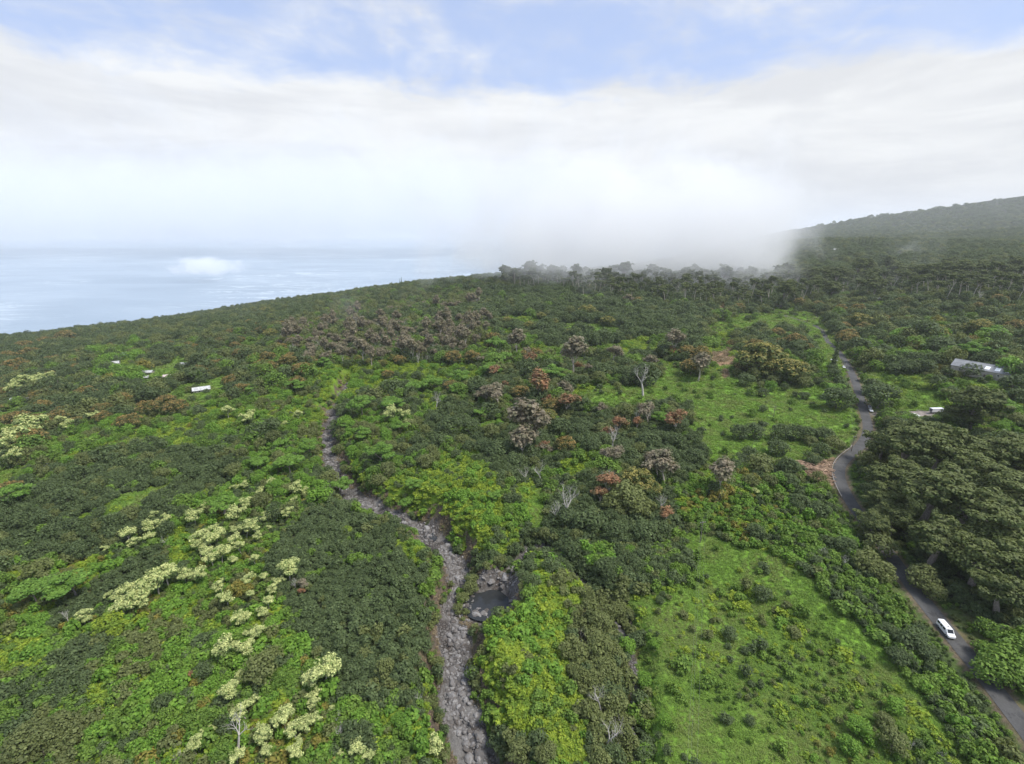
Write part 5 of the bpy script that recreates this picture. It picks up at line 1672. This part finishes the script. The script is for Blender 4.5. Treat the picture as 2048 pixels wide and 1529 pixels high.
def on_road(u, v, off=0.0):
    """nearest place on the road to a pixel, its height and heading towards the near end"""
    x, y, z = ground(u, v)
    i = int(np.hypot(ROAD[:, 0] - x, ROAD[:, 1] - y).argmin())
    i = min(max(i, 1), len(ROAD) - 2)
    t = ROAD[i - 1] - ROAD[i + 1]
    t = t / np.linalg.norm(t)
    n = np.array([-t[1], t[0]])
    p = ROAD[i] + n * off
    return (float(p[0]), float(p[1]), float(ROAD_Z[i]) + 0.08), math.atan2(t[1], t[0])


p, a = on_road(1883, 1259, -1.0)
vehicle('passenger_van', 'van', 'white', p, a, 'white passenger van with dark side windows driving along the road', 'van')
p, a = on_road(1652, 672, -0.9)
vehicle('car', 'sedan', 'black', p, a + math.pi, 'black car on the road beyond the roadside trees', 'car')
p, a = on_road(1680, 735, -3.6)
vehicle('car', 'sedan', 'white', p, a, 'white car parked on the verge below the large golden-topped tree', 'car')
p, a = on_road(1668, 722, -8.0)
vehicle('pickup_truck', 'pickup', 'white', (p[0], p[1], float(height(p[0], p[1]))), a + 1.2, 'white pickup truck parked off the road beside the verge', 'truck')
p, a = on_road(1736, 816, 3.6)
vehicle('car', 'sedan', 'silver', p, a, 'silver car parked at the corner of the gravel drive', 'car')
p, a = on_road(1736, 823, 3.7)
vehicle('car', 'sedan', 'white', p, a + .1, 'white car parked behind the silver car at the gravel drive', 'car')


def box_trailer(u, v, label):
    x, y, z = ground(u, v)
    o = thing('box_trailer', (x, y, z), 0.06, label, 'trailer')
    W_ = PAINT['white']
    q = MB(); q.box((0, 0, 1.95), (7.6, 2.4, 2.1)); q.box((0, 0, 3.03), (7.7, 2.46, .07)); q.build('box', W_, o)
    q = MB(); q.box((0, 0, .78), (7.4, 1.2, .22)); q.build('chassis', PAINT['trim'], o)
    for xx in (-2.6, -1.7, 2.4):
        for s in (-1, 1):
            w = MB(); w.tube([(xx, s * .85, .45), (xx, s * 1.18, .45)], .45, 14)
            w.build('wheel', PAINT['tyre'], o)
    q = MB(); q.box((-3.86, 0, 1.95), (.05, 1.9, 1.7)); q.build('rear_door', simple('trailer door', (.10, .10, .11), .5), o)
    return o


box_trailer(1872, 826, 'long white box trailer with dark rear door standing in the gravel yard')
x, y, z = ground(1902, 822)
vehicle('car', 'sedan', 'white', (x, y, z), .3, 'white car half hidden behind the yard tree beside the trailer', 'car')

# heap of white rubble and tarpaulin at the yard edge
TARP = simple('white tarpaulin', (.62, .62, .60), 0.7, 0, 0.3, 0.2, 2)


def heap(u, v, w, h, label, seed):
    x, y, z = ground(u, v)
    rng = np.random.default_rng(seed)
    n = 26
    g = np.linspace(-1, 1, n)
    X, Y = np.meshgrid(g, g)
    rr = np.hypot(X, Y)
    Z = h * np.clip(1 - rr ** 2, 0, 1) * (0.7 + 0.9 * fbm(X, Y, 0.5, 3, seed)) + 0.25 * h * fbm(X, Y, .18, 2, seed + 3) * (rr < 1) - (rr > 1) * 0.5
    V = np.stack([X * w / 2, Y * w / 3, Z], -1).reshape(-1, 3)
    idx = np.arange(n * n).reshape(n, n)
    F = np.stack([idx[:-1, :-1], idx[:-1, 1:], idx[1:, 1:], idx[1:, :-1]], -1).reshape(-1, 4)
    o = tag(link('tarpaulin_heap', mesh_np('tarpaulin_heap', V, F, TARP)), label, 'heap')
    o.location = (x, y, z)


heap(1828, 834, 9.0, 2.6, 'large crumpled white heap at the edge of the gravel yard', 3)
heap(1806, 839, 6.0, 1.4, 'low crumpled white heap beside the large one at the yard edge', 5)

ROOFW = simple('white painted roof', (.50, .50, .48), 0.5, 0.1, 0.4, 0.28, 0.7)
ROOFG = simple('grey metal roof', (.23, .235, .235), 0.5, 0.3, 0.4, 0.18, 0.5)
ROOFR = simple('rust-red roof', (.30, .09, .05), 0.7, 0, 0.3, 0.2, 0.8)
WALLM = simple('weathered wall', (.36, .33, .28), 0.85, 0, 0.3, 0.15, 0.8)
DOORM = simple('door paint', (.12, .09, .07), 0.6)


def house(u, v, L, W_, hw, hr, rz, roof, label, name='house', skylights=0, over=.5):
    x, y, z = ground(u, v)
    o = thing(name, (x, y, z), rz, label, 'house' if name == 'house' else 'building')
    q = MB(); q.box((0, 0, hw / 2 - .6), (L, W_, hw + 1.2)); q.build('wall', WALLM, o)
    q = MB()
    a, b = L / 2 + over, W_ / 2 + over
    d = .14
    e = hw - over * hr / (W_ / 2) + .02
    P = [(-a, -b, e), (a, -b, e), (a, 0, hw + hr), (-a, 0, hw + hr), (-a, b, e), (a, b, e)]
    V = P + [(p[0], p[1], p[2] + d) for p in P]
    q.add(V, [(6, 7, 8, 9), (9, 8, 11, 10), (0, 3, 2, 1), (3, 4, 5, 2), (0, 1, 7, 6), (4, 10, 11, 5), (0, 6, 9, 3), (3, 9, 10, 4), (1, 2, 8, 7), (2, 5, 11, 8)])
    rf = q.build('roof', roof, o)
    for s in (-1, 1):
        q = MB(); q.tube([(-a, s * b, e + d), (a, s * b, e + d)], .08, 5); q.build('gutter', ROOFG, rf)
    q = MB(); q.box((0, 0, hw + hr + d + .02), (2 * a + .04, .4, .08)); q.build('ridge_cap', roof, rf)
    for k in range(skylights):
        f = .42
        xx = L * (.10 + .17 * k)
        yy = -b * (1 - f); zz = e + d + (hw + hr - e) * f + .04
        sl = math.atan2(hw + hr - e, b)
        q = MB()
        hx, hy = 1.25, 1.6
        pts = []
        for (sx, sy) in ((-1, -1), (1, -1), (1, 1), (-1, 1)):
            for dz in (0, .1):
                pts.append((xx + sx * hx, yy + sy * hy * math.cos(sl), zz + sy * hy * math.sin(sl) + dz))
        q.add(pts, [(1, 3, 5, 7), (0, 6, 4, 2), (0, 2, 3, 1), (2, 4, 5, 3), (4, 6, 7, 5), (6, 0, 1, 7)])
        q.build('skylight', simple('white skylight', (.85, .87, .88), .3), rf)
    q = MB(); q.box((L * .1, -W_ / 2 - .03, 1.0), (.95, .08, 2.0)); dr = q.build('door', DOORM, o)
    q = MB(); q.tube([(L * .1 + .35, -W_ / 2 - .08, 1.0), (L * .1 + .35, -W_ / 2 - .16, 1.0)], .04, 6); q.build('handle', PAINT['rim'], dr)
    for xx in (-.34, -.12, .32):
        q = MB(); q.box((L * xx, -W_ / 2 - .02, hw * .58), (1.3, .06, 1.1)); wn = q.build('window', PAINT['white'], o)
        q = MB(); q.box((L * xx, -W_ / 2 - .06, hw * .58), (1.12, .03, .92)); q.build('pane', PAINT['glass'], wn)
    return o


house(1962, 750, 30, 13, 4.6, 3.6, -1.0, ROOFG, 'long grey-roofed building with three white skylights among the trees', 'barn', 3)
house(404, 784, 13, 8.5, 3.0, 1.9, .55, ROOFW, 'white-roofed house on the grass beside a round tree', over=.6)
house(44, 806, 13, 8, 3.6, 1.9, .35, ROOFW, 'white-roofed house beside the orange-brown dome trees', over=.6)
house(92, 940, 6.2, 3.4, 3.0, .7, .5, ROOFW, 'small white-roofed shed in the dark thicket', 'shed')
house(373, 734, 11, 8, 3.2, 1.8, .2, ROOFW, 'white-roofed house at the head of the green field')
house(340, 758, 10, 7, 3.0, 1.6, .3, simple('pale pink roof', (.55, .45, .42), .6), 'pale pink-roofed house below the green field')
house(297, 750, 10, 6, 3.4, 1.5, .1, ROOFW, 'white-roofed house at the foot of the green field')
house(291, 760, 6, 5, 3.0, 1.2, .4, ROOFW, 'little white hut below the green field')
house(247, 716, 14, 9, 5.0, 2.2, .25, simple('pale blue-grey roof', (.52, .56, .60), .5), 'pale blue-grey-roofed house in the seaward woods')
house(226, 735, 14, 8, 5.0, 2.2, .5, ROOFW, 'white-roofed house in scrub above the coast woods')
house(355, 704, 16, 8, 4.5, 2.5, .1, ROOFR, 'red-roofed house behind the green field')
house(1753, 604, 8, 7, 5.0, 1.8, .3, ROOFW, 'white house beside a wide spreading tree beyond the road')
house(1670, 505, 16, 9, 8.0, 2.0, .1, ROOFW, 'tiny white-roofed house in the far hillside forest')
house(1837, 697, 9, 6, 3.0, 1.4, .2, simple('pale roof', (.5, .5, .5), .6), 'low pale-roofed cottage behind hedges uphill of the road')
house(1888, 752, 7, 4, 2.2, 1.0, -.3, ROOFR, 'rust-red-roofed shed below the long grey building', 'shed')

WOODP = simple('pole timber', (.16, .135, .11), 0.9)
WIREM = simple('wire', (.20, .20, .20), 0.5, 0.4)


def pole(x, y, h, rz, label):
    z = float(height(x, y))
    o = thing('utility_pole', (x, y, z), rz, label, 'utility pole')
    q = MB(); q.tube([(0, 0, -1), (0, 0, h)], [.17, .12], 8); q.build('post', WOODP, o)
    q = MB(); q.box((0, 0, h - .5), (2.4, .13, .15)); c = q.build('crossarm', WOODP, o)
    for xx in (-1.05, -.35, .35, 1.05):
        q = MB(); q.tube([(xx, 0, h - .42), (xx, 0, h - .12)], [.07, .05], 6); q.build('insulator', PAINT['lamp'], c)
    cs, sn = math.cos(rz), math.sin(rz)
    return [(x + xx * cs, y + xx * sn, z + h - .1) for xx in (-1.05, -.35, 1.05)]


def wire(a, b, sag, label):
    P = [(a[0] + (b[0] - a[0]) * t, a[1] + (b[1] - a[1]) * t, a[2] + (b[2] - a[2]) * t - sag * 4 * t * (1 - t)) for t in np.linspace(0, 1, 16)]
    q = MB(); q.tube(P, .012, 4)
    tag(q.build('power_line', WIREM), label, 'wire', label)


gA = ground(1400, 1086); gB = ground(1546, 840); gC = ground(1444, 650); gD = ground(1546, 629); gE = ground(1672, 692); gF = ground(1709, 780)
pA = pole(gA[0], gA[1], 9.5, .25, 'timber utility pole on the grassy shoulder of the field')
pB = pole(gB[0], gB[1], 9.0, .1, 'timber utility pole in the middle of the meadow')
pC = pole(gC[0], gC[1], 9.0, .1, 'timber utility pole at the edge of the far cleared strip')
pD = pole(gD[0], gD[1], 8.5, .6, 'timber utility pole where the road leaves sight')
pE = pole(gE[0] + 5, gE[1], 9.5, .6, 'timber utility pole beside the road near the black car')
pF = pole(gF[0] - 5, gF[1], 9.0, .5, 'timber utility pole on the verge above the meadow')
gG = ground(1369, 1700)
pG = pole(gG[0], gG[1], 9.5, .0, 'timber utility pole at the lower end of the field')
gH = ground(1718, 905)
pH = pole(gH[0] - 3.5, gH[1] + 1, 9.0, .4, 'timber utility pole just above the road bend')
for P1, P2, s, lb in ((pA, pG, 1.0, 'thin power line crossing the grassy field'), (pA, pB, 3.0, 'thin power line from the field to the meadow'), (pB, pC, 4.0, 'thin power line over the far end of the meadow'),
                      (pE, pD, 3.0, 'thin power line along the far stretch of road'), (pF, pE, 2.0, 'thin power line along the road past the parked cars'), (pH, pF, 2.0, 'thin power line above the road bend')):
    for a_, b_ in zip(P1, P2):
        wire(a_, b_, s, lb)


def brush_pile():
    rnd = random.Random(4)
    q = MB()
    for k in range(150):
        u = rnd.uniform(1596, 1668); v = 938 + (u - 1630) * .22 + rnd.gauss(0, 8) if k < 110 else rnd.uniform(925, 968)
        if k >= 110:
            u = rnd.uniform(1645, 1668)
        x, y, z = BP[k] if k < len(BP) else ground(u, v)
        a = rnd.gauss(2.6, .5); L = rnd.uniform(2, 7.5)
        dz = rnd.uniform(-.12, .22)
        z += rnd.uniform(.3, 1.9)
        e = Vector((math.cos(a), math.sin(a), dz))
        c = Vector((x, y, z))
        q.tube([c - e * L * .5, c + Vector((0, 0, rnd.uniform(-.1, .3))), c + e * L * .5], [rnd.uniform(.12, .30), .14, .05], 5)
    o = q.build('brush_pile', simple('cut branches', (.40, .28, .19), .9, 0, .2, .4, .8))
    tag(o, 'heap of cut brown branches on the outside of the road bend', 'brush', kind='stuff')


BP = []
_rn = random.Random(9)
_uv = [( _rn.uniform(1596, 1668), 0) if i < 110 else (_rn.uniform(1645, 1667), _rn.uniform(925, 968)) for i in range(150)]
_uv = [(u, v if v else 940 + (u - 1630) * .22 + _rn.gauss(0, 7)) for u, v in _uv]
_q, _ = raymarch(np.array([a[0] for a in _uv]), np.array([a[1] for a in _uv]), lambda x, y, t: height(x, y))
_dr, _, _ = line_dist(_q[:, 0], _q[:, 1], ROAD)
BP = [(p[0], p[1], float(height(p[0], p[1]))) for p, d in zip(_q, _dr) if d > ROAD_HW + 1.5]
BP = [BP[i % len(BP)] for i in range(150)]
brush_pile()
# ---------------------------------------------------------------- haze and low cloud
def box_object(name, lo, hi, m):
    q = MB()
    q.box([(a + b) / 2 for a, b in zip(lo, hi)], [b - a for a, b in zip(lo, hi)])
    me = q.mesh(name, m)
    return link(name, me)


def haze():
    m, t = mat('haze air')
    out = t.n('ShaderNodeOutputMaterial')
    v = t.n('ShaderNodeVolumePrincipled')
    v.inputs['Color'].default_value = (.965, .98, 1.0, 1)
    v.inputs['Density'].default_value = 6e-5
    v.inputs['Anisotropy'].default_value = 0.2
    t.l(v.outputs[0], out.inputs['Volume'])
    tag(box_object('haze', (-95000, -95000, -30), (95000, 95000, 1100), m), 'thin pale sea haze', 'haze', kind='stuff')


def cloud(name, lo, hi, dens, label, shape, scale, thr, soft=0.35, col=(1, 1, 1), detail=5, step=1.0, stretch=(1, 1, 1), amp=2.2):
    """shape(t, x, y, z) -> socket in 0..1 from coordinates that run 0..1 across the cloud's box"""
    m, t = mat(name)
    out = t.n('ShaderNodeOutputMaterial')
    v = t.n('ShaderNodeVolumePrincipled')
    tc = t.n('ShaderNodeTexCoord')
    sp = t.n('ShaderNodeSeparateXYZ')
    t.l(tc.outputs['Generated'], sp.inputs[0])
    geo = t.n('ShaderNodeNewGeometry')
    n = t.noise(t.mapping(geo.outputs['Position'], stretch), scale, detail, 0.6, 0.4)
    lown = t.noise(geo.outputs['Position'], scale * 0.38, 2, 0.5)
    s = shape(t, sp.outputs[0], sp.outputs[1], sp.outputs[2])
    s = t.math('ADD', s, t.math('MULTIPLY', t.math('SUBTRACT', lown, 0.5), 1.3))
    d = t.ramp(t.math('ADD', t.math('MULTIPLY', t.math('SUBTRACT', n, 0.5), amp), s), thr, thr + soft)
    t.l(t.math('MULTIPLY', d, dens), v.inputs['Density'])
    v.inputs['Color'].default_value = (*col, 1)
    v.inputs['Anisotropy'].default_value = 0.0
    t.l(v.outputs[0], out.inputs['Volume'])
    m.cycles.volume_step_rate = step
    return tag(box_object(name, lo, hi, m), label, 'cloud', kind='stuff')


def fade(t, c, a, b, hi, lo):
    return t.math('MULTIPLY', t.ramp(c, a, b), t.ramp(c, hi, lo))


def fog_shape(t, x, y, z):
    edge = t.math('SUBTRACT', t.math('SUBTRACT', t.math('MULTIPLY', x, 1520.0), t.math('MULTIPLY', y, 315.0)), 985.0)
    e = t.math('MULTIPLY', t.math('MULTIPLY', t.ramp(x, 0.0, 0.42), t.ramp(edge, 25.0, -120.0)), fade(t, y, 0.0, 0.35, 1.0, 0.7))
    return t.math('MULTIPLY', e, fade(t, z, 0.0, 0.20, 1.0, 0.30))


def bank_shape(t, x, y, z):
    e = t.math('MULTIPLY', fade(t, x, 0.0, 0.05, 1.0, 0.72), fade(t, y, 0.0, 0.35, 1.0, 0.8))
    return t.math('MULTIPLY', e, fade(t, z, -0.02, 0.24, 1.0, 0.30))


def puff_shape(t, x, y, z):
    r = t.math('ADD', t.math('ADD', t.math('POWER', t.math('MULTIPLY', t.math('SUBTRACT', x, .5), 2.0), 2.0), t.math('POWER', t.math('MULTIPLY', t.math('SUBTRACT', y, .5), 2.0), 2.0)),
               t.math('POWER', t.math('MULTIPLY', t.math('SUBTRACT', z, .5), 2.0), 2.0))
    return t.ramp(r, 1.0, 0.1)


haze()
cloud('fog_bank', (-420, 700, 85), (1100, 1750, 560), .0050, 'low white cloud draped over the forested ridge', fog_shape, .0105, .36, .55, step=0.4, stretch=(1, 1, .85), detail=6)
cloud('cloud_bank', (-10500, 4000, 5), (3000, 9000, 1700), .0008, 'long bank of white cloud standing over the sea', bank_shape, .0016, .33, .62, step=0.35, stretch=(1, 1, 1.2), amp=2.6, col=(.93, .935, .94))
cloud('cloud_puff', (-1920, 2330, 8), (-1320, 2700, 150), .007, 'small white cloud drifting low over the sea', puff_shape, .013, .5, .6, stretch=(1, 1, 1.3), amp=2.6)
